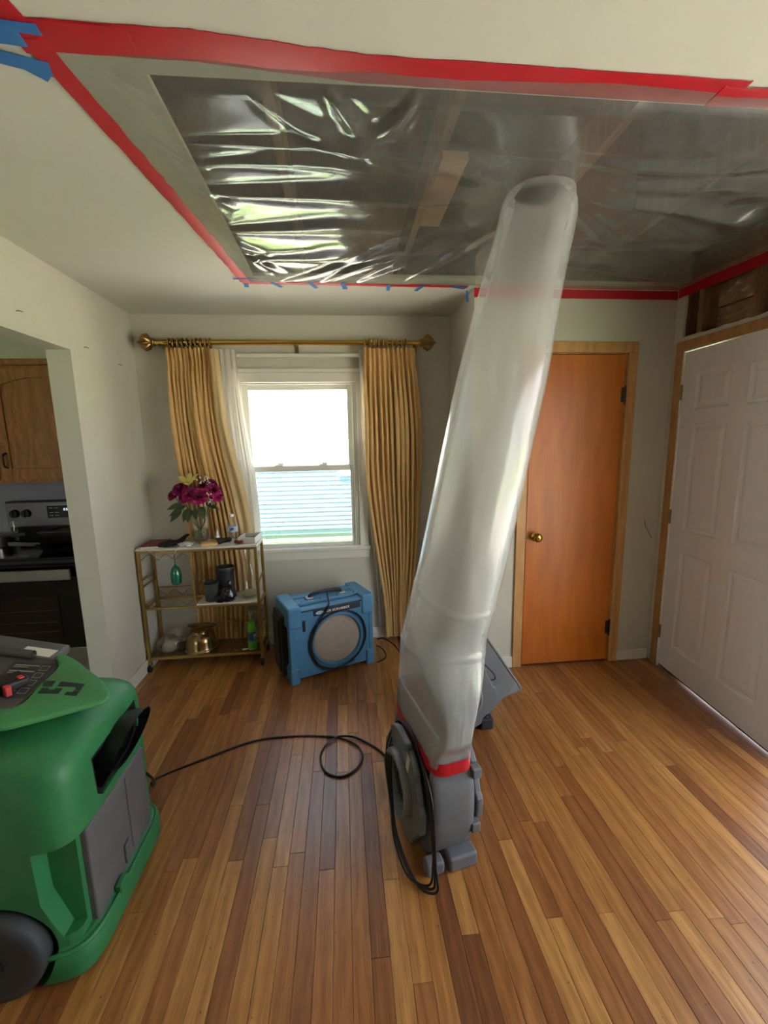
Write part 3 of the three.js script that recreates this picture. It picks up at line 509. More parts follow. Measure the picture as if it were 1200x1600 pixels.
// ---------- air movers ----------
const greyShell = tex(256, 256, (u, v) => { const n = tileNoise(u, v, 8, 55, 4), s = Math.max(0, tileNoise(u, v, 40, 57, 2) - 0.25) * 1.6; return grey(104 + 14 * n + 50 * s).map((c, i) => c + [0, 3, 6][i]); });
M.shell = std({ map: greyShell, roughness: 0.5, bumpMap: speckBump, bumpScale: 0.0003 });
M.shellDark = std({ color: 0x2b2d30, roughness: 0.55 });
function moverParts(o) {
  // outline in s (length), y (height); mouth at the top
  const side = (s) => [[0.222, 0.527], [0.224, 0.497], [0.2, 0.462], [0.196, 0.41], [0.2, 0.37], [0.214, 0.33], [0.22, 0.26], [0.219, 0.2], [0.205, 0.12], [0.17, 0.05], [0.12, 0.012]].map(([a, b]) => [a * s, b]);
  const right = side(1), left = side(-1).reverse();
  const halfT = (y) => { const k = sstep(0.33, 0.43, y); const lip = sstep(0.455, 0.5, y); return 0.083 - 0.008 * k - 0.02 * sstep(0.43, 0.5, y); };
  // scroll shell: rings of the outline pushed out to the thickness, rounded at the edges
  const loop = new THREE.CatmullRomCurve3([...right, ...left].map(([s, y]) => V(s, y, 0)), true, 'centripetal');
  const N = 96, pts = loop.getSpacedPoints(N).slice(0, N).map((p) => [p.x, clamp(p.y, 0.004, 0.527)]);
  const tt = [-1, -0.985, -0.9, -0.6, 0, 0.6, 0.9, 0.985, 1], inset = [0.028, 0.013, 0.004, 0, 0, 0, 0.004, 0.013, 0.028], pos = [], idx = [], cs = 0, cy = 0.22;
  for (let j = 0; j < tt.length; j++) for (const [s, y] of pts) { const L = Math.hypot(s - cs, y - cy), f = 1 - inset[j] / L, yy = y > 0.5 ? y : cy + (y - cy) * f; pos.push(halfT(y) * tt[j], yy, cs + (s - cs) * f); }
  for (let j = 0; j < tt.length - 1; j++) for (let i = 0; i < N; i++) { const a = j * N + i, b = j * N + (i + 1) % N; if (pts[i][1] > 0.525 && pts[(i + 1) % N][1] > 0.525) continue; idx.push(a, a + N, b, b, a + N, b + N); }
  const g = new THREE.BufferGeometry(); g.setAttribute('position', new THREE.Float32BufferAttribute(pos, 3)); g.setAttribute('uv', new THREE.Float32BufferAttribute(pos.flatMap((_, k) => k % 3 === 0 ? [pos[k + 2] * 3 + pos[k], pos[k + 1] * 3] : []), 2)); g.setIndex(idx); g.computeVertexNormals();
  obj('scroll_shell', g, M.shell, o);
  // flat cheeks closing the sides
  for (const sgn of [-1, 1]) {
    const cheek = extr(shapeOf(pts.map(([s, y]) => { const L = Math.hypot(s, y - cy), f = 1 - 0.026 / L; return [s * f, y > 0.5 ? y - 0.004 : cy + (y - cy) * f]; })), 0.004).rotateY(-PI / 2);
    warp(cheek, (v) => { v.x = sgn * (halfT(v.y) - 0.002) + v.x * 0.5; });
    obj('cheek', cheek, M.shell, o);
  }
  // lip round the mouth
  const lipPts = []; for (let i = 0; i <= 64; i++) { const a = i / 64 * 2 * PI, c = Math.cos(a), s = Math.sin(a), n = 8, sup = Math.pow(Math.pow(Math.abs(c), n) + Math.pow(Math.abs(s), n), -1 / n); lipPts.push(V(0.053 * c * sup, 0.522, 0.221 * s * sup)); }
  obj('mouth_lip', new THREE.TubeGeometry(new THREE.CatmullRomCurve3(lipPts.slice(0, 64), true), 128, 0.0065, 8, true), M.shell, o);
  // inside of the mouth
  obj('mouth_liner', grid(48, 6, (u, v) => { const a = u * 2 * PI, c = Math.cos(a), s = Math.sin(a), n = 8, sup = Math.pow(Math.pow(Math.abs(c), n) + Math.pow(Math.abs(s), n), -1 / n), k = 1 - 0.25 * v; return [0.048 * k * c * sup, 0.524 - 0.15 * v, 0.214 * k * s * sup]; }), M.shell, o);
  obj('impeller', xf(cyl(0.13, 0.13, 0.08, 32), { r: [0, 0, PI / 2], p: [0.04, 0.23, 0.0] }), M.shellDark, o);
  // inlet plate with lobed rim, stood off the shell so that the cord wraps behind it
  for (const sgn of [-1, 1]) {
    const out = []; for (let i = 0; i < 120; i++) { const a = i / 120 * 2 * PI, lobe = 0.5 + 0.5 * Math.cos(a * 6 + 0.6), R = 0.188 + 0.016 * sstep(0.35, 0.65, lobe); out.push([R * Math.cos(a) * 0.98, 0.222 + R * Math.sin(a) * 1.02]); }
    const hole = []; for (let i = 0; i < 48; i++) { const a = i / 48 * 2 * PI; hole.push([0.104 * Math.cos(a), 0.222 + 0.104 * Math.sin(a)]); }
    const pg = extr(shapeOf(out, [hole]), 0.026, 0.006).rotateY(-PI / 2); pg.translate(0.013, 0, 0);
    const plate = obj('inlet_plate', pg.translate(sgn * 0.112, 0, 0), M.shell, o);
    obj('plate_spacer', xf(lathe([[0.15, -0.03], [0.15, 0.03]], 40), { r: [0, 0, PI / 2], p: [sgn * 0.09, 0.222, 0] }), M.shellDark, o);
    obj('inlet_ring', xf(lathe([[0.104, 0], [0.12, 0], [0.126, 0.004], [0.123, 0.026], [0.117, 0.034], [0.108, 0.032], [0.098, 0.02], [0.09, -0.006], [0.088, -0.02], [0.104, 0]], 48), { r: [0, 0, sgn > 0 ? -PI / 2 : PI / 2], p: [sgn * 0.122, 0.222, 0] }), M.shell, o);
    // grille: rings and spokes
    const gr = obj('inlet_grille', [0.03, 0.055, 0.08].map((r) => new THREE.TorusGeometry(r, 0.0022, 6, 36).rotateY(PI / 2).translate(sgn * 0.122, 0.222, 0)), M.shellDark, o);
    for (let k = 0; k < 18; k++) { const a = k / 18 * 2 * PI; obj('grille_bar', bar([sgn * 0.122, 0.222 + 0.028 * Math.cos(a), 0.028 * Math.sin(a)], [sgn * 0.122, 0.222 + 0.1 * Math.cos(a), 0.1 * Math.sin(a)], 0.0022, 6), M.shellDark, gr); }
    obj('hub', xf(cyl(0.03, 0.026, 0.008, 20), { r: [0, 0, PI / 2], p: [sgn * 0.122 + 0.004, 0.222, 0] }), M.shellDark, gr);
  }
}
function foot(o, x0, x1, y0, y1, z0, z1) { obj('foot', bx(x0, x1, y0, y1, z0, z1, 0.012, 3), M.shell, o); }
const mover = thing('air_mover', 'grey air mover standing upright with red tape round its mouth', 'air mover', [0.305, 0.0, -1.51], 12 * D2R, 'grey air movers');
{
  moverParts(mover);
  for (const z of [0.205, -0.205]) { foot(mover, -0.02, 0.092, 0, 0.058, z - 0.04, z + 0.02); foot(mover, -0.105, -0.035, 0, 0.05, z - 0.04, z + 0.012); }
  for (const [y, h] of [[0.35, 0.04], [0.13, 0.04]]) obj('stacking_lug', bx(0.07, 0.105, y, y + h, 0.185, 0.218, 0.006), M.shell, mover);
  obj('plate_lug', bx(-0.128, -0.1, 0.39, 0.432, -0.05, 0.07, 0.01), M.shell, mover);
  const label = obj('rating_sticker', xf(bx(-0.0008, 0.0008, -0.04, 0.04, -0.012, 0.012), { p: [-0.1262, 0.365, 0.085], r: [0.35, 0, 0] }), std({ color: 0xcfc7b4, roughness: 0.6 }), mover);
  // power cord: three turns wrapped behind the plate, hanging down in loops to the floor
  const loops = [];
  for (let k = 0; k < 3; k++) {
    const o = k * 0.012, pts = [];
    pts.push([-0.088, 0.424 + o * 0.7, 0.02], [-0.09, 0.395 + o * 0.6, 0.12 + o * 0.4], [-0.089, 0.3 + o * 0.5, 0.195 + o], [-0.089, 0.18, 0.218 + o], [-0.09, 0.08, 0.232 + o], [-0.11 + o * 0.5, 0.012 + 0.006 * k, 0.245 + o * 1.6], [-0.165 + o, 0.012 + 0.008 * (k % 2), 0.20 + o * 2], [-0.185 + o * 0.4, 0.06 + o, 0.1], [-0.178 + o * 0.6, 0.16, 0.03 - o], [-0.15 + o, 0.3, -0.1], [-0.1 + o, 0.41, -0.1]);
    const t = obj('power_cord', tube(pts, 0.0042, 140, 8, true), M.cord, mover);
  }
}
{
  // second air mover lies on its rim behind the duct, mouth to the right and up
  const m2 = thing('air_mover', 'grey air mover behind the milky duct, mouth tilted to the right', 'air mover', [0.555, 0.213, -2.13], 0, 'grey air movers');
  const piv = new THREE.Group(); const tmp = { children: [] };
  // build the same parts, then turn each of them: axle towards the camera, mouth up right
  const q = new THREE.Matrix4().makeRotationFromEuler(new THREE.Euler(0, 0, -57 * D2R)).multiply(new THREE.Matrix4().makeRotationY(PI / 2)).multiply(new THREE.Matrix4().makeTranslation(0, -0.222, 0));
  moverParts(m2);
  for (const c of [...m2.children]) { c.geometry.applyMatrix4(q); for (const s of c.children) s.geometry.applyMatrix4(q); }
  obj('kickstand_foot', [xf(bx(-0.034, 0.034, -0.04, 0.022, -0.03, 0.03, 0.008), { p: [0.165, -0.172, 0.075] }), xf(cyl(0.02, 0.02, 0.02, 16), { p: [0.16, -0.155, 0.075] })], M.shellDark, m2);
  obj('kickstand_foot', xf(bx(-0.034, 0.034, -0.04, 0.022, -0.03, 0.03, 0.008), { p: [0.165, -0.172, -0.075] }), M.shellDark, m2);
  obj('knob', xf(cyl(0.024, 0.024, 0.03, 20), { r: [PI / 2, 0, 0], p: [-0.302, -0.09, 0.11] }), M.shellDark, m2);
  obj('knob_arm', sqbar([-0.302, -0.09, 0.11], [-0.17, -0.05, 0.08], 0.02, 0.012), M.shellDark, m2);
  obj('cord_hook', tube([[0.14, 0.17, 0.092], [0.2, 0.10, 0.092], [0.205, 0.075, 0.092], [0.185, 0.07, 0.092], [0.17, 0.085, 0.092]], 0.004, 30, 6), M.shellDark, m2);
}
// ---------- blue air scrubber ----------
{
  const s = thing('air_scrubber', 'blue portable air scrubber with round pale filter by the curtain', 'air scrubber', [-0.105, 0, -2.705], Math.atan2(0.231, 0.552));
  const bt = mottled([74, 130, 168], 18, 7, 44); bt.repeat.set(2, 2);
  const blue = std({ map: bt, roughness: 0.42, bumpMap: speckBump, bumpScale: 0.0003 });
  const hw = 0.295, h0 = 0.03, h1 = 0.505, dp = 0.29;   // half width, heights, depth; front face at z = 0 going back
  const hole = []; for (let i = 0; i < 64; i++) { const a = i / 64 * 2 * PI; hole.push([0.03 + 0.181 * Math.cos(a), 0.245 + 0.181 * Math.sin(a)]); }
  const rr = (x0, x1, y0, y1, r) => { const p = []; for (const [cx, cy, a0] of [[x1 - r, y0 + r, -PI / 2], [x1 - r, y1 - r, 0], [x0 + r, y1 - r, PI / 2], [x0 + r, y0 + r, PI]]) for (let k = 0; k <= 5; k++) { const a = a0 + k / 5 * PI / 2; p.push([cx + r * Math.cos(a), cy + r * Math.sin(a)]); } return p; };
  obj('front_shell', extr(shapeOf(rr(-hw + 0.02, hw - 0.02, h0, h1 - 0.012, 0.04), [hole]), 0.12, 0.008, 3).translate(0, 0, -0.12), blue, s);
  obj('rear_shell', extr(shapeOf(rr(-hw + 0.02, hw - 0.02, h0, h1 - 0.004, 0.04)), 0.17, 0.01, 3).translate(0, 0, -0.29), blue, s);
  // corner bumpers running front to back
  for (const sx of [-1, 1]) {
    obj('corner_bumper', bx(sx * (hw + 0.006), sx * (hw - 0.085), h1 - 0.13, h1 + 0.012, -0.3, 0.012, 0.016, 3), blue, s);
    obj('corner_bumper', bx(sx * (hw + 0.006), sx * (hw - 0.06), 0.0, 0.115, -0.3, 0.012, 0.014, 3), blue, s);
    obj('side_rib', bx(sx * hw, sx * (hw - 0.035), 0.1, h1 - 0.12, -0.05, 0.004, 0.008, 2), blue, s);
    obj('side_rib', bx(sx * hw, sx * (hw - 0.035), 0.1, h1 - 0.12, -0.28, -0.22, 0.008, 2), blue, s);
  }
  obj('top_rail', bx(-hw + 0.06, hw - 0.06, h1 - 0.012, h1 + 0.008, -0.1, -0.07, 0.005), blue, s);
  obj('top_rail', bx(-hw + 0.06, hw - 0.06, h1 - 0.012, h1 + 0.008, -0.215, -0.185, 0.005), blue, s);
  obj('seam_strip', bx(-hw + 0.08, hw - 0.08, h1 - 0.03, h1 - 0.02, -0.001, 0.003), std({ color: 0x27414f, roughness: 0.6 }), s);
  for (const x of [-0.18, -0.05, 0.07, 0.19]) obj('rivet', xf(cyl(0.006, 0.006, 0.004, 10), { p: [x, h1 + 0.006, -0.085] }), M.blackPlastic, s);
  obj('filter_ring', xf(lathe([[0.165, -0.03], [0.165, 0.004], [0.172, 0.01], [0.182, 0.008], [0.184, -0.004]], 64), { r: [PI / 2, 0, 0], p: [0.03, 0.245, 0] }), blue, s);
  const padT = tex(256, 256, (u, v) => { const n = tileNoise(u, v, 30, 64, 3), m = tileNoise(u, v, 5, 67, 3); return [172 + 30 * n + 26 * m, 160 + 30 * n + 25 * m, 146 + 30 * n + 22 * m]; }, { repeat: [1, 1] });
  obj('filter_pad', xf(new THREE.SphereGeometry(0.167, 48, 12, 0, 2 * PI, 0, PI / 2).scale(1, 0.09, 1), { r: [PI / 2, 0, 0], p: [0.03, 0.245, -0.012] }), std({ map: padT, roughness: 0.95, bumpMap: speckBump, bumpScale: 0.003 }), s);
  // handle on top
  const hd = obj('handle', tube([[-0.105, h1 - 0.005, -0.15], [-0.1, h1 + 0.018, -0.15], [-0.07, h1 + 0.028, -0.15], [0.09, h1 + 0.028, -0.15], [0.12, h1 + 0.018, -0.15], [0.125, h1 - 0.005, -0.15]], 0.012, 50, 10), M.blackPlastic, s);
  for (const x of [-0.105, 0.125]) obj('handle_mount', bx(x - 0.025, x + 0.025, h1 - 0.01, h1 + 0.01, -0.175, -0.125, 0.005), M.steel, hd);
  // black rear intake panel on the left side
  obj('intake_panel', bx(-hw - 0.03, -hw + 0.012, 0.03, h1 - 0.06, -0.275, -0.075, 0.01, 2), M.blackPlastic, s);
  obj('intake_frame', bx(-hw - 0.042, -hw - 0.024, 0.06, h1 - 0.09, -0.25, -0.1, 0.006, 2), M.rubber, s);
  obj('level_slot', bx(-0.205, -0.187, 0.345, 0.42, -0.001, 0.003), M.blackPlastic, s);
  const nameplate = obj('nameplate', bx(-0.13, 0.2, 0.435, 0.475, -0.002, 0.004, 0.001), std({ color: 0x2a3036, roughness: 0.4 }), s);
  {
    const cv = document.createElement('canvas'); cv.width = 512; cv.height = 64; const c = cv.getContext('2d'); c.fillStyle = '#2a3036'; c.fillRect(0, 0, 512, 64); c.fillStyle = '#e8eaec'; c.font = 'bold 40px sans-serif'; c.fillText('AIR SCRUBBER', 118, 46); c.fillStyle = '#9fc1d6'; c.beginPath(); c.ellipse(62, 34, 46, 22, 0, 0, 7); c.fill();
    const t = new THREE.CanvasTexture(cv); t.colorSpace = THREE.SRGBColorSpace;
    obj('lettering', new THREE.PlaneGeometry(0.32, 0.036).translate(0.035, 0.455, 0.0046), std({ map: t, roughness: 0.4 }), nameplate);
  }
  // cord wound round the filter, its end standing up over the top
  obj('power_cord', [tube([[0.0, h1 + 0.04, -0.09], [-0.03, h1 - 0.02, 0.012], [-0.10, 0.4, 0.016], [-0.155, 0.27, 0.016], [-0.15, 0.17, 0.018], [-0.08, 0.07, 0.018], [0.05, 0.052, 0.016], [0.17, 0.11, 0.014], [0.23, 0.22, 0.012], [0.2, 0.36, 0.012], [0.1, 0.433, 0.012], [-0.02, 0.43, 0.012], [-0.13, 0.36, 0.012], [-0.168, 0.24, 0.012], [-0.13, 0.12, 0.012], [0.0, 0.045, 0.012], [0.14, 0.07, 0.012]], 0.0055, 160, 8)], M.cord, s);
  tag(obj('power_cord', tube([[0.2, 0.12, -2.93], [0.24, 0.13, -2.92], [0.31, 0.11, -2.86], [0.36, 0.07, -2.76], [0.42, 0.02, -2.6], [0.47, 0.008, -2.4], [0.52, 0.01, -2.28]], 0.005, 60, 8), M.cord), 'black cord running from the blue scrubber behind the duct', 'cord');
  tag(obj('power_cord', tube([[0.2, 0.06, -2.95], [0.235, 0.03, -2.97], [0.26, 0.008, -2.93], [0.25, 0.006, -2.86], [0.19, 0.006, -2.81]], 0.0045, 40, 8), M.cord), 'short black cord loop on the floor beside the blue scrubber', 'cord');
}
// long cord across the floor from the dehumidifier to the air mover, with one coil
{
  const F = [[-0.79, 0.30, -1.545], [-0.81, 0.2, -1.63], [-0.9, 0.03, -1.8], [-0.93, 0.006, -1.86], [-0.72, 0.006, -1.985], [-0.5, 0.006, -2.085], [-0.33, 0.006, -2.095], [-0.17, 0.006, -2.078], [-0.06, 0.008, -2.045], [0.02, 0.009, -1.98], [0.045, 0.008, -1.9], [0.01, 0.007, -1.82], [-0.06, 0.006, -1.785], [-0.13, 0.006, -1.82], [-0.162, 0.006, -1.92], [-0.14, 0.007, -2.0], [-0.08, 0.014, -2.05], [0.0, 0.012, -2.045], [0.08, 0.007, -1.99], [0.14, 0.006, -1.925], [0.18, 0.01, -1.84], [0.21, 0.05, -1.77], [0.24, 0.1, -1.72]];
  tag(obj('power_cord', tube(F, 0.0052, 260, 8), M.cord), 'black cord crossing the floor with a single coil', 'cord');
}
// ---------- green dehumidifier ----------
{
  const CX = -1.07, CZ = -1.355;
  const d = thing('dehumidifier', 'large green wheeled dehumidifier marked 5 at the left edge', 'dehumidifier', [CX, 0, CZ]);
  const gt = tex(512, 512, (u, v) => {
    const n = tileNoise(u, v, 6, 81, 4), s = Math.max(0, tileNoise(u, v, 60, 84, 2) - 0.2), sc = Math.max(0, Math.abs(tileNoise(u, (v * 0.2) % 1, 40, 86, 2)) - 0.42);
    return [44 + 12 * n + 70 * s + 120 * sc, 118 + 18 * n + 50 * s + 100 * sc, 68 + 12 * n + 60 * s + 110 * sc];
  }, { repeat: [1.6, 1.6] });
  const green = std({ map: gt, roughness: 0.5, bumpMap: speckBump, bumpScale: 0.0004 });
  const dirtT = tex(512, 512, (u, v) => { const n = tileNoise(u, v, 6, 87, 4), m = sstep(0.02, 0.4, tileNoise(u, v, 4, 90, 5)), s = Math.max(0, tileNoise(u, v, 50, 92, 2) - 0.2); const b = [62 + 14 * n, 132 + 14 * n, 74 + 10 * n]; return b.map((c, i) => (c * (1 - 0.45 * m) + [96, 98, 70][i] * 0.45 * m) + 60 * s); }, { repeat: [1.5, 1.5] });
  const greenDirty = std({ map: dirtT, roughness: 0.62, bumpMap: speckBump, bumpScale: 0.0005 });
  const greyPanel = std({ map: mottled([96, 94, 94], 22, 9, 95), roughness: 0.55 });
  // body: stacked rounded rectangles
  const N = 96, rows = [[0.0, 0.02, 0.012], [0.2, 0.284, 0.262], [0.295, 0.02, 0.01]];
  const prof = [[0.0, 0.26, 0.235], [0.012, 0.293, 0.266], [0.03, 0.303, 0.276], [0.085, 0.303, 0.276], [0.105, 0.297, 0.27], [0.116, 0.281, 0.258], [0.3, 0.281, 0.258], [0.47, 0.283, 0.258], [0.6, 0.282, 0.257], [0.64, 0.278, 0.254], [0.665, 0.266, 0.244], [0.682, 0.246, 0.226], [0.7, 0.2, 0.19], [0.72, 0.12, 0.12]];
  const sup = (a, n) => Math.pow(Math.pow(Math.abs(Math.cos(a)), n) + Math.pow(Math.abs(Math.sin(a)), n), -1 / n);
  const pos = [], idx = [];
  pos.push(0, 0, 0);
  for (const [y, hx, hz] of prof) for (let i = 0; i < N; i++) {
    const a = i / N * 2 * PI, s = sup(a, 7); let x = hx * Math.cos(a) * s, z = hz * Math.sin(a) * s;
    let yy = y; if (y > 0.66) yy += 0.03 * clamp((0.28 - x) / 0.4) * sstep(0.66, 0.7, y);
    pos.push(x, yy, z);
  }
  const top = pos.length / 3; pos.push(0, 0.75, 0);
  for (let i = 0; i < N; i++) { const j = (i + 1) % N; idx.push(0, 1 + i, 1 + j); for (let k = 0; k < prof.length - 1; k++) { const a = 1 + k * N + i, b = 1 + k * N + j; idx.push(a, a + N, b, b, a + N, b + N); } const a = 1 + (prof.length - 1) * N; idx.push(a + i, top, a + j); }
  let g = new THREE.BufferGeometry(); g.setAttribute('position', new THREE.Float32BufferAttribute(pos, 3)); g.setIndex(idx); g.computeVertexNormals();
  g.setAttribute('uv', new THREE.Float32BufferAttribute(new Float32Array(pos.length / 3 * 2), 2));
  const ev = new Evaluator(); ev.attributes = ['position', 'normal', 'uv']; ev.useGroups = false;
  let body = new Brush(g); body.updateMatrixWorld();
  const cut = (geo) => { const b = new Brush(geo.index ? geo : mergeVertices(geo)); b.updateMatrixWorld(); body = ev.evaluate(body, b, SUBTRACTION); };
  const plain = (x0, x1, y0, y1, z0, z1) => new THREE.BoxGeometry(x1 - x0, y1 - y0, z1 - z0).translate((x0 + x1) / 2, (y0 + y1) / 2, (z0 + z1) / 2);
  // vent opening in the front, with cut lower corners
  const vent = extr(shapeOf([[0.17, 0.625], [-0.115, 0.61], [-0.11, 0.485], [-0.085, 0.462], [0.1, 0.475], [0.165, 0.51]].map(([s, y]) => [s, y])), 0.16).rotateY(PI / 2).translate(0.14, 0, 0);
  cut(vent);
  cut(plain(0.262, 0.4, 0.118, 0.435, -0.18, 0.26));          // shallow pocket of the grey panel
  cut(extr(shapeOf([[0.178, 0.435], [0.182, 0.27], [0.225, 0.15], [0.31, 0.15], [0.31, 0.435]]), 0.12).translate(0, 0, 0.2));   // hand recess at the near corner
  cut(new THREE.CylinderGeometry(0.148, 0.148, 0.12, 48).rotateX(PI / 2).translate(0.062, 0.128, 0.26));       // wheel arch, near side
  cut(new THREE.CylinderGeometry(0.148, 0.148, 0.12, 48).rotateX(PI / 2).translate(0.062, 0.128, -0.26));
  const bg = boxUV(toCreasedNormals(body.geometry.index ? body.geometry.toNonIndexed() : body.geometry, 0.6));
  obj('body', bg, green, d);
  obj('bumper_rib', grid(60, 8, (u, v) => { const a = -1.35 + u * 2.7, s = sup(a, 6), b = v * 2 * PI, r = 0.006; return [(0.298 + r * Math.cos(b)) * Math.cos(a) * s, 0.106 + 0.008 * Math.sin(b), (0.271 + r * Math.cos(b)) * Math.sin(a) * s]; }), green, d);
  // grey service panel
  const pn = obj('front_panel', bx(0.255, 0.283, 0.105, 0.43, -0.178, 0.182, 0.008, 3), greyPanel, d);
  obj('panel_clip', bx(0.282, 0.292, 0.13, 0.2, -0.02, 0.02, 0.004), greyPanel, pn); obj('panel_ridge', bx(0.281, 0.287, 0.14, 0.41, -0.045, -0.035, 0.002), greyPanel, pn);
  obj('bumper_catch', bx(0.284, 0.31, 0.1, 0.135, 0.05, 0.1, 0.008), green, d);
  // black outlet collar with louvres
  const col = obj('outlet_collar', grid(64, 6, (u, v) => { const a = u * 2 * PI, k = 1 + 0.06 * v; return [0.17 + 0.15 * v + 0.025 * v * Math.sin(a), 0.545 + 0.072 * k * Math.sin(a) + 0.008 * v, -0.055 + 0.118 * k * Math.cos(a)]; }), phy({ color: 0x0c0d0f, roughness: 0.35, side: THREE.DoubleSide }), d);
  obj('outlet_dark', extr(shapeOf([[0.168, 0.623], [-0.113, 0.608], [-0.108, 0.487], [-0.083, 0.464], [0.098, 0.477], [0.163, 0.512]], [[[0.15, 0.605], [-0.1, 0.595], [-0.095, 0.495], [-0.078, 0.478], [0.092, 0.49], [0.148, 0.52]]]), 0.135).rotateY(PI / 2).translate(0.141, 0, 0), M.blackPlastic, d); obj('outlet_back', bx(0.1405, 0.146, 0.45, 0.635, -0.18, 0.125), M.blackPlastic, d);
  for (let k = 0; k < 6; k++) obj('louvre', xf(bx(-0.02, 0.02, -0.075, 0.075, -0.002, 0.002), { p: [0.19, 0.545, -0.15 + k * 0.035], r: [0, 0.5, 0] }), M.blackPlastic, col);
  // wheels
  for (const s of [1, -1]) {
    const w = obj('wheel', xf(lathe([[0.03, -0.028], [0.085, -0.028], [0.1, -0.034], [0.122, -0.03], [0.13, -0.015], [0.13, 0.015], [0.122, 0.03], [0.1, 0.034], [0.085, 0.028], [0.03, 0.028]], 48), { r: [PI / 2, 0, 0], p: [0.062, 0.131, s * 0.262] }), std({ color: 0x34373a, roughness: 0.62 }), d);
    obj('wheel_hub', xf(cyl(0.034, 0.028, 0.03, 24), { r: [s * PI / 2, 0, 0], p: [0.062, 0.131, s * 0.262] }), M.blackPlastic, w);
    for (let k = 0; k < 5; k++) { const a = k / 5 * 2 * PI; obj('wheel_spoke', sqbar([0.062 + 0.03 * Math.cos(a), 0.131 + 0.03 * Math.sin(a), s * 0.272], [0.062 + 0.088 * Math.cos(a), 0.131 + 0.088 * Math.sin(a), s * 0.272], 0.016, 0.012), M.blackPlastic, w); }
  }
  // lid: a rounded flap sloping to the front; plane y = 0.73 + 0.23 * (-0.80 - x)
  const Y = (x) => 0.735 + 0.23 * (-0.80 - x);
  const lidOut = [[-1.16, -1.15], [-0.96, -1.16], [-0.925, -1.186], [-0.864, -1.243], [-0.819, -1.288], [-0.777, -1.333], [-0.78, -1.357], [-0.8, -1.39], [-0.836, -1.428], [-0.9, -1.474], [-0.974, -1.526], [-1.035, -1.55], [-1.04, -1.53], [-1.0, -1.474], [-0.988, -1.36], [-0.977, -1.262], [-1.01, -1.232], [-1.16, -1.23]];
  const lc = new THREE.CatmullRomCurve3(lidOut.map(([x, z]) => V(x, 0, z)), true, 'centripetal').getSpacedPoints(90).slice(0, 90).map((p) => [p.x - CX, -(p.z - CZ)]);
  const slope = (geo, lift) => warp(geo, (v) => { v.y += Y(v.x + CX) + lift; });
  obj('lid', boxUV(toCreasedNormals(slope(extr(shapeOf(lc), 0.018, 0.006, 3).rotateX(-PI / 2), 0), 0.7)), greenDirty, d);
  // stencilled 5, in four pieces
  const sten = std({ color: 0x1d2a22, roughness: 0.8 });
  const stencil = { A: [[-0.986, -1.381], [-0.956, -1.389], [-0.949, -1.357], [-0.973, -1.351]], B: [[-0.969, -1.345], [-0.951, -1.349], [-0.95, -1.341], [-0.934, -1.344], [-0.934, -1.352], [-0.916, -1.356], [-0.912, -1.327], [-0.965, -1.316]], C: [[-0.941, -1.389], [-0.871, -1.392], [-0.866, -1.359], [-0.882, -1.358], [-0.884, -1.371], [-0.917, -1.367], [-0.92, -1.364], [-0.936, -1.363]], D: [[-0.895, -1.342], [-0.879, -1.343], [-0.882, -1.354], [-0.865, -1.356], [-0.861, -1.327], [-0.896, -1.327]] };
  const toLid = (p) => p;
  for (const k of Object.keys(stencil)) obj('stencil_mark', slope(extr(shapeOf(stencil[k].map((p) => { const [x, z] = toLid(p); return [x - CX, -(z - CZ)]; })), 0.0008).rotateX(-PI / 2), 0.0182), sten, d);
  // control panel and rear handle behind the lid
  const cp = obj('control_panel', slope(bx(-1.36 - CX, -0.99 - CX, -0.03, 0.006, -1.53 - CZ, -1.22 - CZ, 0.004), 0.0), std({ color: 0x4d4b48, roughness: 0.55 }), d);
  const cvs = (w, h, fn) => { const cv = document.createElement('canvas'); cv.width = w; cv.height = h; fn(cv.getContext('2d')); const t = new THREE.CanvasTexture(cv); t.colorSpace = THREE.SRGBColorSpace; return t; };
  const keyT = cvs(256, 256, (c) => { c.fillStyle = '#2c2b2a'; c.fillRect(0, 0, 256, 256); c.fillStyle = '#8d8a84'; for (let i = 0; i < 5; i++) { c.fillRect(20, 18 + i * 46, 150, 10); c.fillRect(20, 34 + i * 46, 90, 6); } c.strokeStyle = '#9a968e'; c.lineWidth = 4; for (let i = 0; i < 4; i++) c.strokeRect(186, 20 + i * 56, 46, 36); });
  obj('keypad', slope(new THREE.PlaneGeometry(0.12, 0.2).rotateX(-PI / 2).rotateY(0.15).translate(-1.065 - CX, 0, -1.39 - CZ), 0.0075), std({ map: keyT, roughness: 0.5 }), cp);
  obj('warning_sticker', slope(bx(-1.16 - CX, -1.06 - CX, 0, 0.0012, -1.575 - CZ, -1.525 - CZ), 0.0125), std({ map: cvs(256, 128, (c) => { c.fillStyle = '#e6e2cf'; c.fillRect(0, 0, 256, 128); c.fillStyle = '#d8c441'; c.fillRect(236, 0, 20, 128); c.fillStyle = '#4a4a46'; for (let i = 0; i < 6; i++) c.fillRect(14, 12 + i * 18, 90 + (i * 37) % 100, 6); }), roughness: 0.6 }), d);
  obj('rear_hood', slope(bx(-1.37 - CX, -1.05 - CX, -0.02, 0.012, -1.63 - CZ, -1.52 - CZ, 0.01), 0), greyPanel, d);
  obj('handle_bar', slope(tube([[-1.36 - CX, 0.022, -1.5 - CZ], [-1.1 - CX, 0.022, -1.515 - CZ]], 0.014, 8, 12), 0), std({ color: 0x55544f, roughness: 0.5 }), d);
  const meter = obj('hand_meter', slope(xf(bx(-0.03, 0.03, 0, 0.028, -0.042, 0.042, 0.008, 3), { p: [-1.06 - CX, 0.01, -1.345 - CZ], r: [0, -0.5, 0] }), 0), M.blackPlastic, d);
  const red = std({ color: 0xc9303c, roughness: 0.5 });
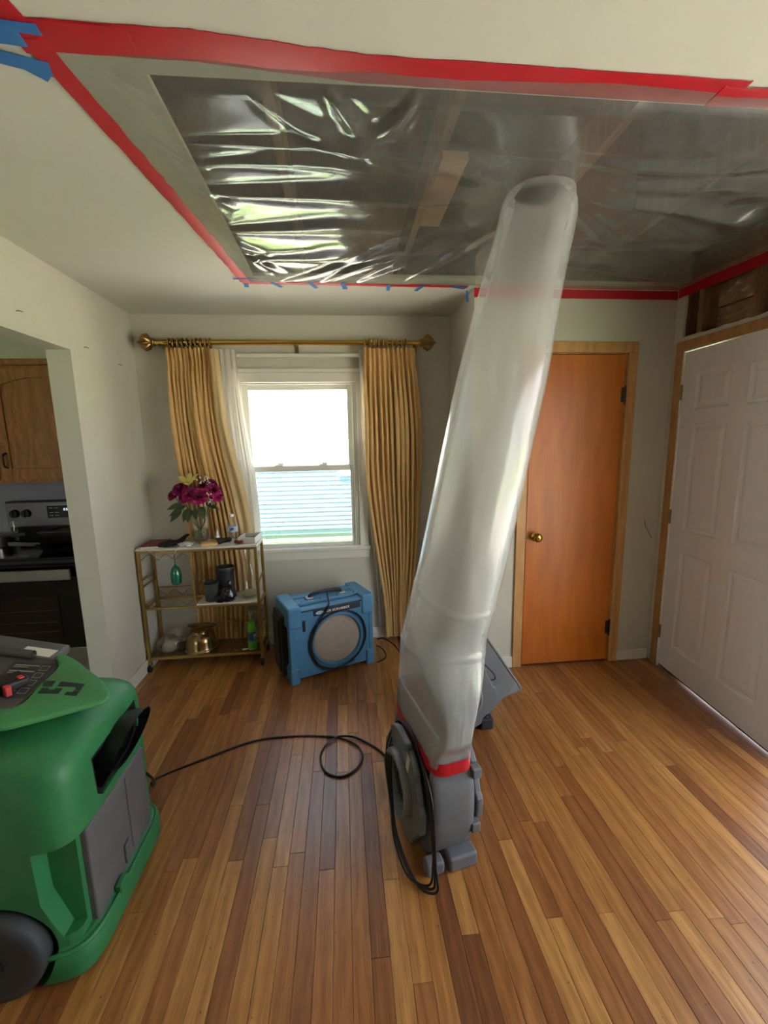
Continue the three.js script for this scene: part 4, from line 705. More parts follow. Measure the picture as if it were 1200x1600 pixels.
  for (const z of [-0.012, 0.045]) obj('red_grip', slope(xf(bx(-0.01, 0.007, 0, 0.03, -0.008, 0.008, 0.003), { p: [-1.035 - CX, 0.011, -1.345 - CZ + z], r: [0, -0.5, 0] }), 0), red, meter);
  obj('side_grip_hole', bx(-0.05, 0.09, 0.675, 0.7, 0.2535, 0.258, 0.004), std({ color: 0x14502c, roughness: 0.6 }), d);
}
// ---------- curtains and rod ----------
{
  const goldT = tex(256, 256, (u, v) => { const a = tileNoise(u, (v * 0.15) % 1, 90, 101, 2), b = tileNoise((u * 0.15) % 1, v, 90, 103, 2), n = tileNoise(u, v, 4, 105, 2); const k = 1 + 0.08 * a + 0.08 * b + 0.05 * n; return [206 * k, 166 * k, 106 * k]; }, { repeat: [4, 4] });
  const gold = phy({ map: goldT, roughness: 0.55, sheen: 0.6, sheenColor: new THREE.Color(0xe8c588), sheenRoughness: 0.4, side: THREE.DoubleSide });
  const lining = phy({ color: 0xd8bd8a, roughness: 0.6, side: THREE.DoubleSide, transmission: 0.25, thickness: 0 });
  const sheer = phy({ color: 0xefe9df, roughness: 0.9, transmission: 0.4, thickness: 0, side: THREE.DoubleSide });
  const RZ = -3.115, RY = 2.214, back = (v) => -0.052 * sstep(0.2, 0.5, v);
  const curtain = (name, label, o) => {
    const c = thing(name, label, 'curtain');
    const n = o.folds, top = RY - 0.035;
    const X = (u, t) => { const a = o.left(t), b = o.right(t); return a + (b - a) * u; };
    const body = grid(n * 14, 90, (u, v) => {
      const y = top + (o.bottom - top) * v, amp = (o.amp ?? (0.036 - 0.01 * sstep(0.3, 0.5, v))) * (0.55 + 0.45 * sstep(0.02, 0.25, v)) * (1 + 0.25 * Math.sin(u * 9 + 2)), ph = u * n * 2 * PI + 0.5 * Math.sin(v * 3 + u * 8) + 0.7 * fbm(u * 4, v * 2, o.seed, 2);
      const s = Math.sin(ph), sh = Math.sign(s) * Math.pow(Math.abs(s), 0.8) * (0.8 + 0.35 * Math.sin(u * n * 2.1 + 1)), pinch = Math.exp(-(((v - 0.045) / 0.02) ** 2));
      const x = X(u, v) + 0.5 * amp * Math.sin(2 * ph) * (1 - pinch);
      return [x, y + 0.004 * Math.sin(ph) * (v > 0.98 ? 1 : 0), RZ + 0.0 + amp * sh * (1 - 0.35 * pinch) + (o.bulge ? o.bulge(u, v) : back(v))];
    }, [1.2, 2.2]);
    obj('drape', body, o.mat, c);
    return c;
  };
  // left pair
  const lc = curtain('gold_curtain', 'gold pleated curtain left of the window, behind the bar cart', { folds: 11, seed: 3, mat: gold, bottom: 0.02, left: (v) => -1.145 + 0.03 * v, right: (v) => -0.865 + 0.13 * sstep(0.15, 0.75, v) - 0.03 * sstep(0.8, 1, v) });
  obj('returned_edge', grid(20, 90, (u, v) => {
    const y = RY - 0.05 + (0.03 - RY + 0.05) * v, x0 = -0.868 + 0.13 * sstep(0.15, 0.75, v) - 0.03 * sstep(0.8, 1, v), wd = 0.06 + 0.02 * Math.sin(v * 5) + 0.025 * sstep(0.2, 0.6, v);
    return [x0 + wd * u, y, RZ + 0.045 * Math.sin(u * PI) * (0.5 + 0.5 * Math.sin(v * 7 + 1)) + 0.008 * Math.sin(u * 9 + v * 4) + 0.006 + back(v)];
  }), lining, lc);
  const rc = curtain('gold_curtain', 'gold pleated curtain right of the window, beside the closet corner', { folds: 11, seed: 8, mat: gold, bottom: 0.025, left: (v) => 0.165 + 0.13 * sstep(0.35, 1, v), right: (v) => 0.515 + 0.07 * Math.sin(clamp(v * 1.1) * PI) - 0.03 * v });
  curtain('sheer_curtain', 'white sheer curtain strip between gold curtain and window, left side', { folds: 3, seed: 12, mat: sheer, bottom: 0.1, amp: 0.016, left: (v) => -0.82 + 0.06 * v, right: (v) => -0.705 + 0.085 * sstep(0, 0.6, v), bulge: (u, v) => -0.04 - 0.03 * sstep(0.2, 0.5, v) });
  curtain('sheer_curtain', 'narrow white sheer curtain edge against the right gold curtain', { folds: 2, seed: 15, mat: sheer, bottom: 0.1, amp: 0.014, left: (v) => 0.135 + 0.1 * sstep(0.25, 1, v), right: (v) => 0.2 + 0.1 * sstep(0.25, 1, v), bulge: (u, v) => -0.04 - 0.03 * sstep(0.2, 0.5, v) });
  // rod with fluted finials and rings
  const rod = thing('curtain_rod', 'antique brass curtain rod with fluted finials above the window', 'curtain rod');
  const ant = std({ color: 0x9c7f4b, roughness: 0.32, metalness: 1 });
  obj('pole', bar([-1.22, RY, RZ], [0.565, RY, RZ], 0.0175, 20), std({ color: 0xc09a4c, roughness: 0.24, metalness: 1 }), rod);
  for (const s of [-1, 1]) {
    const f = lathe([[0.016, 0], [0.02, 0.004], [0.02, 0.012], [0.015, 0.016], [0.022, 0.022], [0.033, 0.036], [0.036, 0.05], [0.03, 0.066], [0.018, 0.082], [0.008, 0.09], [0.006, 0.096], [0.0005, 0.104]], 48);
    warp(f, (v) => { const a = Math.atan2(v.z, v.x), k = 1 + 0.13 * sstep(0.018, 0.03, v.y) * sstep(0.095, 0.08, v.y) * Math.cos(a * 10); v.x *= k; v.z *= k; });
    obj('finial', f.scale(1.42, 1.1, 1.42).rotateZ(s > 0 ? -PI / 2 : PI / 2).translate(s > 0 ? 0.56 : -1.215, RY, RZ), ant, rod);
  }
  const ring = new THREE.TorusGeometry(0.029, 0.0062, 10, 28);
  for (let i = 0; i < 10; i++) { const a = obj('curtain_ring', ring, ant, rod); a.position.set(-1.125 + i * 0.0295, RY - 0.006, RZ); a.rotation.set(0, PI / 2 + (rnd() - 0.5) * 0.3, 0); }
  for (let i = 0; i < 10; i++) { const a = obj('curtain_ring', ring, ant, rod); a.position.set(0.172 + i * 0.032, RY - 0.006, RZ); a.rotation.set(0, PI / 2 + (rnd() - 0.5) * 0.3, 0); }
  for (const x of [-1.18, -0.3, 0.54]) obj('bracket', [bx(x - 0.008, x + 0.008, RY - 0.028, RY - 0.016, ZB, RZ + 0.012, 0.003), bx(x - 0.014, x + 0.014, RY - 0.05, RY + 0.02, ZB, ZB + 0.005, 0.002)], ant, rod);
  const tr = thing('sheer_track', 'white flat traverse track under the brass rod', 'curtain track');
  obj('rail', bx(-0.86, 0.24, 2.128, 2.152, ZB + 0.045, ZB + 0.06, 0.004), M.white, tr);
  for (const x of [-0.86, 0.235]) obj('return_arm', bx(x, x + 0.005, 2.128, 2.152, ZB, ZB + 0.06), M.white, tr);
}
// ---------- kitchen seen through the opening ----------
{
  const k = thing('kitchen_range', 'black and stainless electric range beyond the kitchen opening', 'stove');
  const x0 = -2.32, x1 = -1.558, zf = -2.575, zb = -3.2;
  const blackGlass = phy({ color: 0x050506, roughness: 0.1 }), ss = std({ color: 0x9a9792, roughness: 0.3, metalness: 1 });
  obj('body', bx(x0, x1, 0.05, 0.9, zb, zf - 0.03, 0.004), M.blackPlastic, k);
  obj('cooktop', bx(x0 - 0.003, x1 + 0.003, 0.9, 0.918, zb, zf + 0.01, 0.006), blackGlass, k);
  const od = obj('oven_door', bx(x0 + 0.004, x1 - 0.004, 0.375, 0.875, zf - 0.03, zf + 0.012, 0.008), blackGlass, k);
  obj('oven_window', bx(x0 + 0.12, x1 - 0.122, 0.415, 0.69, zf + 0.0125, zf + 0.0145), phy({ color: 0x1a0e09, roughness: 0.1 }), od);
  const hb = obj('handle', bx(x0 + 0.02, x1 - 0.018, 0.792, 0.855, zf + 0.04, zf + 0.056, 0.005), ss, od);
  for (const x of [x0 + 0.04, x1 - 0.04]) obj('handle_post', bx(x - 0.012, x + 0.012, 0.805, 0.842, zf + 0.01, zf + 0.042, 0.003), M.blackPlastic, hb);
  const dr = obj('drawer', bx(x0 + 0.004, x1 - 0.004, 0.07, 0.362, zf - 0.03, zf + 0.01, 0.006), ss, k);
  const bgm = std({ color: 0x87858a, roughness: 0.33, metalness: 1 });
  const bgd = obj('backguard', xf(bx(x0, x1, 1.0, 1.17, -0.03, 0.02, 0.006), { p: [0, 0, -3.17] }), bgm, k);
  obj('backguard_base', bx(x0, x1, 0.918, 1.0, -3.2, -3.165), M.blackPlastic, k);
  obj('top_edge', bx(x0, x1, 1.165, 1.178, -3.2, -3.152, 0.003), M.blackPlastic, bgd);
  for (const x of [-2.262, -2.186]) obj('knob', [xf(cyl(0.029, 0.025, 0.025, 24), { r: [PI / 2, 0, 0], p: [x, 1.095, -3.15] }), bx(x - 0.006, x + 0.006, 1.07, 1.12, -3.126, -3.115, 0.003)], M.blackPlastic, bgd);
  const cv = document.createElement('canvas'); cv.width = 256; cv.height = 96; const c = cv.getContext('2d'); c.fillStyle = '#08080a'; c.fillRect(0, 0, 256, 96); c.fillStyle = '#3a3d44'; for (const [a, b] of [[12, 14], [48, 14], [12, 50], [48, 50], [12, 74], [48, 74]]) c.fillRect(a, b, 26, 6); c.fillStyle = '#dfe9ff'; c.font = 'bold 26px monospace'; c.fillText('652', 104, 40);
  const t = new THREE.CanvasTexture(cv); t.colorSpace = THREE.SRGBColorSpace;
  obj('display', new THREE.PlaneGeometry(0.26, 0.085).translate(-1.925, 1.1, -3.149), phy({ map: t, emissiveMap: t, emissive: 0xffffff, emissiveIntensity: 1.2, roughness: 0.15 }), bgd);
  const rack = obj('oven_rack', [0.47, 0.53, 0.6].map((y) => bar([x0 + 0.14, y, zf + 0.0155], [x1 - 0.14, y, zf + 0.0155], 0.0012, 6)), std({ color: 0x6b5a48, roughness: 0.4, metalness: 1 }), od);
  // pots on the range
  const pot = thing('saucepan', 'shiny steel saucepan with lid on the range', 'saucepan', [-2.245, 0.9185, -2.93]);
  obj('pot_body', lathe([[0.0005, 0], [0.085, 0], [0.092, 0.006], [0.094, 0.065], [0.098, 0.07], [0.09, 0.068], [0.088, 0.008], [0.0005, 0.006]], 40), M.steel, pot);
  obj('lid', lathe([[0.097, 0.071], [0.06, 0.084], [0.012, 0.09], [0.009, 0.105], [0.02, 0.112], [0.0005, 0.116]], 40), M.steel, pot);
  obj('handle', sqbar([0.09, 0.06, 0], [0.19, 0.078, 0.02], 0.018, 0.008), M.steel, pot);
  const gl = thing('drinking_glass', 'small clear glass behind the saucepan on the range', 'glass', [-2.25, 0.9185, -3.08]);
  obj('glass_wall', lathe([[0.0005, 0], [0.03, 0], [0.036, 0.13], [0.0335, 0.13], [0.028, 0.006], [0.0005, 0.006]], 24), M.glass, gl);
  const pan = thing('baking_pan', 'grey baking pan with browned food at the back of the range', 'pan', [-1.86, 0.9185, -3.03]);
  obj('tray', xf(lathe([[0.0005, 0], [0.13, 0], [0.2, 0.075], [0.206, 0.075], [0.204, 0.08], [0.196, 0.078], [0.126, 0.006], [0.0005, 0.006]], 4).rotateY(PI / 4), { s: [1, 1, 0.62] }), std({ color: 0x6f6a66, roughness: 0.4, metalness: 0.6 }), pan);
  obj('food', xf(lathe([[0.0005, 0.085], [0.08, 0.08], [0.15, 0.055], [0.14, 0.03]], 4).rotateY(PI / 4), { s: [1, 1, 0.6] }), std({ color: 0x6b3d22, roughness: 0.9 }), pan);
  const sk = thing('skillet', 'black skillet with pale handle near the front of the range', 'skillet', [-1.75, 0.9185, -2.78]);
  obj('pan_body', lathe([[0.0005, 0], [0.1, 0], [0.13, 0.04], [0.134, 0.041], [0.103, 0.004], [0.0005, 0.004]], 36), M.blackPlastic, sk);
  obj('handle', sqbar([-0.12, 0.036, 0.02], [-0.27, 0.055, 0.06], 0.022, 0.01), std({ color: 0x77736e, roughness: 0.4, metalness: 0.6 }), sk);
  // oak wall cabinet
  const oakT = woodTex([142, 88, 42], [188, 126, 66], 121, { rings: 5, along: 1.6 }); oakT.repeat.set(3, 1.4);
  const oak = std({ map: oakT, roughness: 0.45 });
  const cb = thing('wall_cabinet', 'oak wall cabinet hanging above the range', 'cabinet');
  obj('carcass', bx(-3.0, -1.53, 1.322, 2.045, ZB, -2.915), oak, cb);
  obj('crown', bx(-3.01, -1.525, 2.035, 2.072, ZB, -2.888, 0.006), oak, cb);
  for (const [a, b] of [[-2.118, -1.56], [-2.7, -2.142]]) {
    const dg = new THREE.Group(); dg.name = 'cabinet_door'; cb.add(dg);
    const z = -2.914, y0 = 1.345, y1 = 2.018;
    obj('stile', bx(a, a + 0.06, y0, y1, z, z + 0.02, 0.004), oak, dg); obj('stile', bx(b - 0.06, b, y0, y1, z, z + 0.02, 0.004), oak, dg);
    obj('rail', bx(a + 0.06, b - 0.06, y0, y0 + 0.07, z, z + 0.02, 0.004), oak, dg);
    const arch = [[a + 0.06, y1], [b - 0.06, y1]]; for (let i = 0; i <= 16; i++) { const u = i / 16; arch.push([b - 0.06 - (b - a - 0.12) * u, y1 - 0.1 + 0.045 * Math.sin(u * PI)]); }
    obj('arched_rail', extr(shapeOf(arch), 0.02, 0.003).translate(0, 0, z), oak, dg);
    obj('panel', bx(a + 0.055, b - 0.055, y0 + 0.06, y1 - 0.04, z, z + 0.008), oak, dg);
    const hx = a < -2.3 ? b - 0.035 : a + 0.04; obj('pull', tube([[hx, 1.42, z + 0.02], [hx, 1.43, z + 0.045], [hx, 1.465, z + 0.05], [hx, 1.5, z + 0.045], [hx, 1.51, z + 0.02]], 0.006, 30, 8), M.darkMetal, dg);
  }
  structMesh('wall_kitchen_soffit', bx(-3.4, XL2, 2.072, HC, ZB, -2.9), M.wall, 'soffit above the oak cabinet');
  structMesh('backsplash', bx(-3.4, XL2, 0.92, 1.32, ZB, ZB + 0.006), std({ color: 0x8f8f96, roughness: 0.35 }), 'grey splashback behind the range');
}
// nails left in the wall beside the opening
for (const [z, y, t, l] of [[-2.13, 2.13, 0.3, 'bent nail high above the kitchen opening'], [-2.62, 2.08, -0.3, 'small nail right above the opening corner'], [-2.98, 2.05, 0.1, 'nail near the back corner of the left wall']])
  tag(obj('wall_nail', tube([[XL - 0.004, y, z], [XL + 0.012, y, z], [XL + 0.014, y + 0.004 * t, z - 0.02]], 0.0018, 16, 6), M.darkMetal), l, 'nail', 'nails in the left wall');
// ---------- bar cart and what stands on it ----------
const CT = 0.868, CM = 0.468, CB = 0.104;   // heights of the three shelves' upper faces
{
  const c = thing('bar_cart', 'gold metal bar cart on castors in the corner', 'cart');
  const gm = std({ color: 0xa98a4d, roughness: 0.36, metalness: 0.85 });
  const marble = std({ map: tex(256, 256, (u, v) => { const n = tileNoise(u, v, 4, 141, 4), k = 1 - 0.12 * Math.exp(-((n * 9) ** 2)); return [226 * k, 222 * k, 214 * k]; }), roughness: 0.3 });
  const x0 = -1.372, x1 = -0.612, zf = -2.9, zb = -3.12, w = 0.02;
  for (const [x, z] of [[x0, zf], [x1, zf], [x0, zb], [x1, zb]]) {
    obj('leg', sqbar([x, 0.055, z], [x, CT - 0.02, z], w), gm, c);
    const cs = obj('castor', [bx(x - 0.013, x + 0.013, 0.03, 0.056, z - 0.016, z + 0.012, 0.004)], std({ color: 0x8f8c88, roughness: 0.4, metalness: 0.6 }), c);
    obj('wheel', xf(cyl(0.024, 0.024, 0.018, 24), { r: [0, 0, PI / 2], p: [x + 0.009, 0.024, z + 0.012] }), M.rubber, cs);
  }
  const rails = (y, x = x0) => { for (const [a, b] of [[[x, y, zf], [x1, y, zf]], [[x, y, zb], [x1, y, zb]], [[x, y, zf], [x, y, zb]], [[x1, y, zf], [x1, y, zb]]]) obj('rail', sqbar(a, b, 0.016, 0.018), gm, c); };
  rails(CT - 0.022); rails(CM - 0.018); rails(CB - 0.014);
  obj('top_shelf', bx(x0 - 0.012, x1 + 0.012, CT - 0.014, CT, zb - 0.012, zf + 0.012, 0.002), marble, c);
  obj('half_shelf', bx(-1.03, x1 - 0.004, CM - 0.012, CM, zb, zf, 0.002), marble, c);
  obj('bottom_shelf', bx(x0, x1, CB - 0.008, CB, zb, zf, 0.002), phy({ color: 0x8a6a3a, roughness: 0.1, transmission: 0.55, thickness: 0 }), c);
  obj('divider_post', sqbar([-1.035, CM - 0.01, zf], [-1.035, CT - 0.02, zf], 0.016), gm, c); obj('divider_post', sqbar([-1.035, CM - 0.01, zb], [-1.035, CT - 0.02, zb], 0.016), gm, c);
  for (const y of [0.6, 0.645]) obj('side_bar', sqbar([x0, y, zf], [x0, y, zb], 0.009), gm, c);
  obj('side_bar', sqbar([x1, 0.585, zf], [x1, 0.62, zb], 0.012), gm, c); obj('side_bar', sqbar([x1, 0.16, zf], [x1, 0.25, zb], 0.01), gm, c); obj('side_bar', sqbar([-1.035, 0.56, zf], [-1.035, 0.6, zb], 0.009), gm, c);
  // wire wine rack: two wavy rods below the top and two above the middle rail
  for (const [y, z, s] of [[CT - 0.06, zf, -1], [CT - 0.06, zb, -1], [CM + 0.02, zf, 1], [CM + 0.02, zb, 1]]) { const p = []; for (let i = 0; i <= 48; i++) { const u = i / 48; p.push([x0 + 0.01 + (0.33) * u, y + s * 0.018 * Math.cos(u * 3 * 2 * PI), z]); } obj('wave_wire', tube(p, 0.0032, 120, 6), gm, c); }
  obj('back_rail', sqbar([x0, 0.53, zb], [-1.035, 0.53, zb], 0.009), gm, c); obj('back_rail', sqbar([-1.1, 0.24, zb], [x1, 0.24, zb], 0.007), gm, c);
}
const clear = phy({ color: 0xf4f7f5, roughness: 0.04, transmission: 0.96, thickness: 0, ior: 1.45 });
// glass vase with the bouquet
{
  const vx = -1.005, vz = -3.035;
  const v = thing('glass_vase', 'clear tapered glass vase holding the bouquet', 'vase', [vx, CT, vz]);
  obj('glass_wall', lathe([[0.0005, 0], [0.052, 0], [0.054, 0.01], [0.058, 0.1], [0.068, 0.225], [0.065, 0.225], [0.054, 0.1], [0.049, 0.016], [0.0005, 0.014]], 36), M.glass, v);
  obj('water', lathe([[0.0005, 0.016], [0.048, 0.016], [0.053, 0.09], [0.0005, 0.09]], 30), phy({ color: 0xd7dcc4, roughness: 0.05, transmission: 0.9, thickness: 0 }), v);
  const b = thing('flower_bouquet', 'bouquet of magenta carnations with one yellow lily', 'bouquet', [vx, CT, vz]);
  const stem = std({ color: 0x55643a, roughness: 0.7 }), mag = std({ color: 0xb01a68, roughness: 0.6, side: THREE.DoubleSide }), mag2 = std({ color: 0x8a1450, roughness: 0.65, side: THREE.DoubleSide }), yel = std({ color: 0xdcd279, roughness: 0.55, side: THREE.DoubleSide }), leafM = std({ color: 0x39502e, roughness: 0.55, side: THREE.DoubleSide }), wht = std({ color: 0xe9e6dc, roughness: 0.7 });
  const r = rngOf(515);
  const petal = (w, l, cup, ruf, sd) => grid(6, 6, (u, t) => { const s = (u - 0.5) * 2, ww = w * Math.sin(Math.pow(t, 0.6) * PI * 0.78) ** 0.8; return [s * ww, l * t, cup * t * t + 0.35 * ww * s * s + (t > 0.75 ? ruf * Math.sin(s * 9 + sd) : 0)]; });
  const heads = [[-0.145, 0.335, 0.02, 0.04], [-0.09, 0.375, 0.045, 0.05], [-0.02, 0.345, 0.075, 0.05], [0.035, 0.33, 0.085, 0.058], [0.05, 0.385, 0.0, 0.045], [0.12, 0.365, 0.045, 0.05], [0.135, 0.32, 0.03, 0.042], [-0.06, 0.32, 0.06, 0.04], [0.09, 0.40, -0.03, 0.04], [-0.12, 0.37, -0.03, 0.042]];
  heads.forEach(([x, y, z, R], hi) => {
    const fl = new THREE.Group(); fl.name = 'carnation'; b.add(fl); fl.position.set(x, y, z); const dir = V(x * 1.6, 0.35, z * 2 + 0.22).normalize(); fl.quaternion.setFromUnitVectors(V(0, 1, 0), dir);
    const gs = [], gi = [];
    for (let ringN = 0; ringN < 4; ringN++) { const n = [4, 6, 8, 9][ringN]; for (let k = 0; k < n; k++) { const open = 0.25 + ringN * 0.38, g = petal(R * 0.42, R * (0.85 + 0.08 * ringN), R * 0.15, R * 0.07, r() * 6); g.rotateX(open).rotateY(k / n * 2 * PI + ringN * 0.5 + r() * 0.3); (ringN < 2 ? gi : gs).push(g); } }
    const a = obj('petals', gs, mag, fl); a.userData.kind = 'stuff'; const e = obj('inner_petals', gi, mag2, fl); e.userData.kind = 'stuff';
    obj('stem', tube([[x * 0.96, y - 0.01, z * 0.96], [x * 0.55, 0.21, z * 0.55], [-x * 0.2, 0.03, -z * 0.3]], 0.0028, 16, 6), stem, b);
  });
  { // lily
    const ly = new THREE.Group(); ly.name = 'lily'; b.add(ly); ly.position.set(-0.035, 0.405, 0.03); ly.rotation.set(0.35, 0, 0.1);
    for (let k = 0; k < 6; k++) obj('petal', grid(6, 10, (u, t) => { const s = (u - 0.5) * 2, ww = (k % 2 ? 0.017 : 0.022) * Math.sin(Math.pow(t, 0.7) * PI * 0.97 + 0.05); return [s * ww, 0.055 * Math.sin(t * 1.9), 0.085 * t + 0.3 * ww * s * s]; }).rotateY(k / 6 * 2 * PI), yel, ly);
    for (let k = 0; k < 5; k++) { const a = k / 5 * 6.28; obj('stamen', bar([0, 0, 0], [0.02 * Math.cos(a), 0.06, 0.02 * Math.sin(a)], 0.0012, 5), yel, ly); }
    obj('stem', tube([[-0.035, 0.4, 0.03], [-0.02, 0.21, 0.02], [0.01, 0.03, -0.01]], 0.0032, 16, 6), stem, b);
  }
  const leaf = (p, rot, L, W) => obj('leaf', xf(grid(4, 8, (u, t) => { const s = (u - 0.5) * 2, ww = W * Math.sin(Math.pow(t, 0.75) * PI); return [s * ww, -0.25 * L * t * t, L * t + 0]; }), { p, r: rot }), leafM, b);
  for (const [p, rot, L, W] of [[[-0.06, 0.27, 0.05], [0.5, -0.9, 0], 0.13, 0.024], [[-0.04, 0.25, 0.06], [0.8, -0.3, 0], 0.1, 0.026], [[-0.09, 0.28, 0.04], [0.9, -1.3, 0], 0.11, 0.022], [[0.04, 0.26, 0.06], [0.7, 0.3, 0], 0.1, 0.024], [[0.08, 0.38, 0.0], [-0.5, 1.2, 0], 0.12, 0.02], [[0.06, 0.28, 0.04], [0.4, 1.1, 0], 0.12, 0.022], [[-0.03, 0.24, 0.06], [0.4, 0, 0.3], 0.12, 0.024], [[-0.1, 0.25, 0.03], [1.1, -0.7, 0], 0.12, 0.026], [[0.0, 0.25, 0.07], [1.0, 0.15, 0], 0.08, 0.02]]) leaf(p, rot, L, W);
  const by = []; for (let i = 0; i < 70; i++) { const g = new THREE.IcosahedronGeometry(0.0035 + 0.003 * r(), 0); const q = r(); if (q < 0.4) g.translate(0.02 + 0.08 * r(), 0.40 + 0.06 * r(), -0.01 + 0.05 * r()); else if (q < 0.75) g.translate(0.03 + 0.1 * r(), 0.27 + 0.09 * r(), 0.06 + 0.04 * r()); else g.translate(-0.12 + 0.06 * r(), 0.38 + 0.05 * r(), 0.03); by.push(g); }
  const gyp = obj('gypsophila', by, wht, b); gyp.userData.kind = 'stuff';
}
// small things on the top shelf
{
  const nb = thing('notebook', 'red notebook at the left end of the bar cart top', 'book', [-1.29, CT, -3.0], 0.12);
  obj('pages', bx(-0.068, 0.068, 0.001, 0.014, -0.105, 0.105, 0.001), std({ color: 0xe2ddd0, roughness: 0.9 }), nb); obj('cover', bx(-0.07, 0.071, 0.014, 0.017, -0.108, 0.107, 0.001), std({ color: 0x8a2a35, roughness: 0.6 }), nb); obj('back_cover', bx(-0.07, 0.071, 0, 0.001, -0.108, 0.107), std({ color: 0xded8cc, roughness: 0.7 }), nb);
  const sl = (name, label, cat, pos, turn, geo, mat) => { const m = obj(name, geo, mat); m.position.set(...pos); m.rotation.y = turn; return tag(m, label, cat); };
  const lump = (sx, sy, sz, seed, amp = 0.3, det = 4) => { const g = new THREE.IcosahedronGeometry(1, det); const q = mergeVertices((g.deleteAttribute('normal'), g.deleteAttribute('uv'), g)); return warp(q, (v) => { const n = 1 + amp * fbm(v.x * 1.7 + seed, v.y * 1.7, v.z * 1.7, 3); v.multiplyScalar(n); v.set(v.x * sx, Math.max(v.y, -0.6) * sy + 0.6 * sy, v.z * sz); }); };
  const sock = thing('black_cloth', 'rumpled black cloth hanging over the cart front edge', 'cloth', [-1.17, CT, -2.98]);
  obj('fabric', grid(20, 40, (u, v) => { const a = u * 2 * PI, t = v, w = 0.03 + 0.016 * Math.sin(t * PI * 1.2 + 0.4), h = 0.014 + 0.008 * Math.sin(t * 6), lx = -0.06 + 0.13 * t, lz = 0.1 - 0.21 * t, cl = Math.sin(t * PI) ** 0.3; return [lx + w * cl * Math.cos(a) + 0.006 * fbm(a * 2, t * 6, 1, 2), 0.015 + h * cl * Math.sin(a) + 0.03 * sstep(0.6, 1, t) + 0.01 * fbm(t * 5, a, 4, 2) + 0.004, lz + w * 0.5 * cl * Math.cos(a)]; }), std({ color: 0x121113, roughness: 0.95, side: THREE.DoubleSide }), sock);
  const ch = thing('white_cable', 'thin white charging cable coiled on the cart, loop hanging down', 'cable');
  const pts = []; for (let i = 0; i < 40; i++) { const a = i * 0.62, R = 0.035 + 0.012 * Math.sin(i * 1.7); pts.push([-1.08 + R * Math.cos(a) * 1.2, CT + 0.005 + 0.006 * (i % 3), -2.955 + R * 0.7 * Math.sin(a)]); }
  pts.push([-1.1, CT + 0.006, -2.9], [-1.115, CT - 0.01, -2.878], [-1.15, CT - 0.05, -2.872], [-1.21, CT - 0.066, -2.872], [-1.27, CT - 0.03, -2.874], [-1.3, CT + 0.004, -2.882], [-1.31, CT + 0.02, -2.92]);
  obj('wire', tube(pts, 0.0021, 320, 6), std({ color: 0xdcdad4, roughness: 0.5 }), ch); obj('plug', bx(-1.063, -1.035, CT, CT + 0.012, -2.93, -2.918, 0.003), std({ color: 0xe8e6e0, roughness: 0.4 }), ch);
  const tr = thing('wooden_tray', 'small light wooden tray at the front of the cart top', 'tray', [-0.925, CT, -2.945], 0.35);
  obj('base', bx(-0.05, 0.05, 0, 0.004, -0.035, 0.035), std({ color: 0x8a6136, roughness: 0.7 }), tr); for (const [a, b, e, f] of [[-0.052, 0.052, -0.037, -0.03], [-0.052, 0.052, 0.03, 0.037], [-0.052, -0.045, -0.03, 0.03], [0.045, 0.052, -0.03, 0.03]]) obj('rim', bx(a, b, 0, 0.018, e, f, 0.001), std({ color: 0xd8b070, roughness: 0.6 }), tr);
  const wb = thing('white_bottle', 'small white nozzle bottle beside the vase', 'bottle', [-0.885, CT, -3.01]);
  obj('bottle_body', lathe([[0.0005, 0], [0.014, 0], [0.0145, 0.003], [0.0145, 0.045], [0.009, 0.056], [0.0005, 0.056]], 24), std({ color: 0xe6e4e0, roughness: 0.4 }), wb); obj('nozzle', lathe([[0.009, 0.056], [0.0085, 0.066], [0.004, 0.092], [0.0005, 0.094]], 20), std({ color: 0xf0efec, roughness: 0.4 }), wb); obj('print_band', lathe([[0.0147, 0.014], [0.0147, 0.036]], 24), std({ color: 0x8a3b3a, roughness: 0.5 }), wb);
  const fl = thing('black_flashlight', 'short black cylinder lying beside the white nozzle bottle', 'flashlight', [-0.835, CT + 0.019, -2.985], 0.75);
  obj('barrel', xf(lathe([[0.0005, -0.045], [0.015, -0.045], [0.016, -0.04], [0.016, 0.015], [0.019, 0.025], [0.019, 0.045], [0.0005, 0.045]], 24), { r: [0, 0, PI / 2] }), M.blackPlastic, fl); obj('tail_cap', xf(lathe([[0.0005, -0.05], [0.011, -0.05], [0.012, -0.045]], 20), { r: [0, 0, PI / 2] }), M.rubber, fl);
  const wt = thing('water_bottle', 'clear plastic water bottle on the cart in front of the sheer', 'bottle', [-0.775, CT, -2.985]);
  const ridges = []; for (let i = 0; i <= 30; i++) { const y = 0.006 + i * 0.0042; ridges.push([0.032 + 0.0012 * Math.sin(i * 1.9) - (i > 12 && i < 18 ? 0.003 : 0), y]); }
  obj('bottle_wall', lathe([[0.0005, 0.002], [0.026, 0], [0.031, 0.004], ...ridges, [0.032, 0.138], [0.026, 0.155], [0.015, 0.17], [0.0125, 0.178], [0.0125, 0.186]], 36), clear, wt); obj('cap', lathe([[0.0145, 0.182], [0.0148, 0.184], [0.0148, 0.198], [0.013, 0.2], [0.0005, 0.2]], 24), std({ color: 0xeef0f0, roughness: 0.4 }), wt); obj('label_band', lathe([[0.0328, 0.078], [0.0328, 0.118]], 36), phy({ color: 0xc7d3e4, roughness: 0.3, transmission: 0.45, thickness: 0 }), wt); obj('blue_mark', xf(bx(-0.012, 0.014, -0.006, 0.008, -0.0006, 0.0006), { p: [0.004, 0.1, 0.0336], r: [0, 0, 0.4] }), std({ color: 0x2d4f86, roughness: 0.4 }), wt);
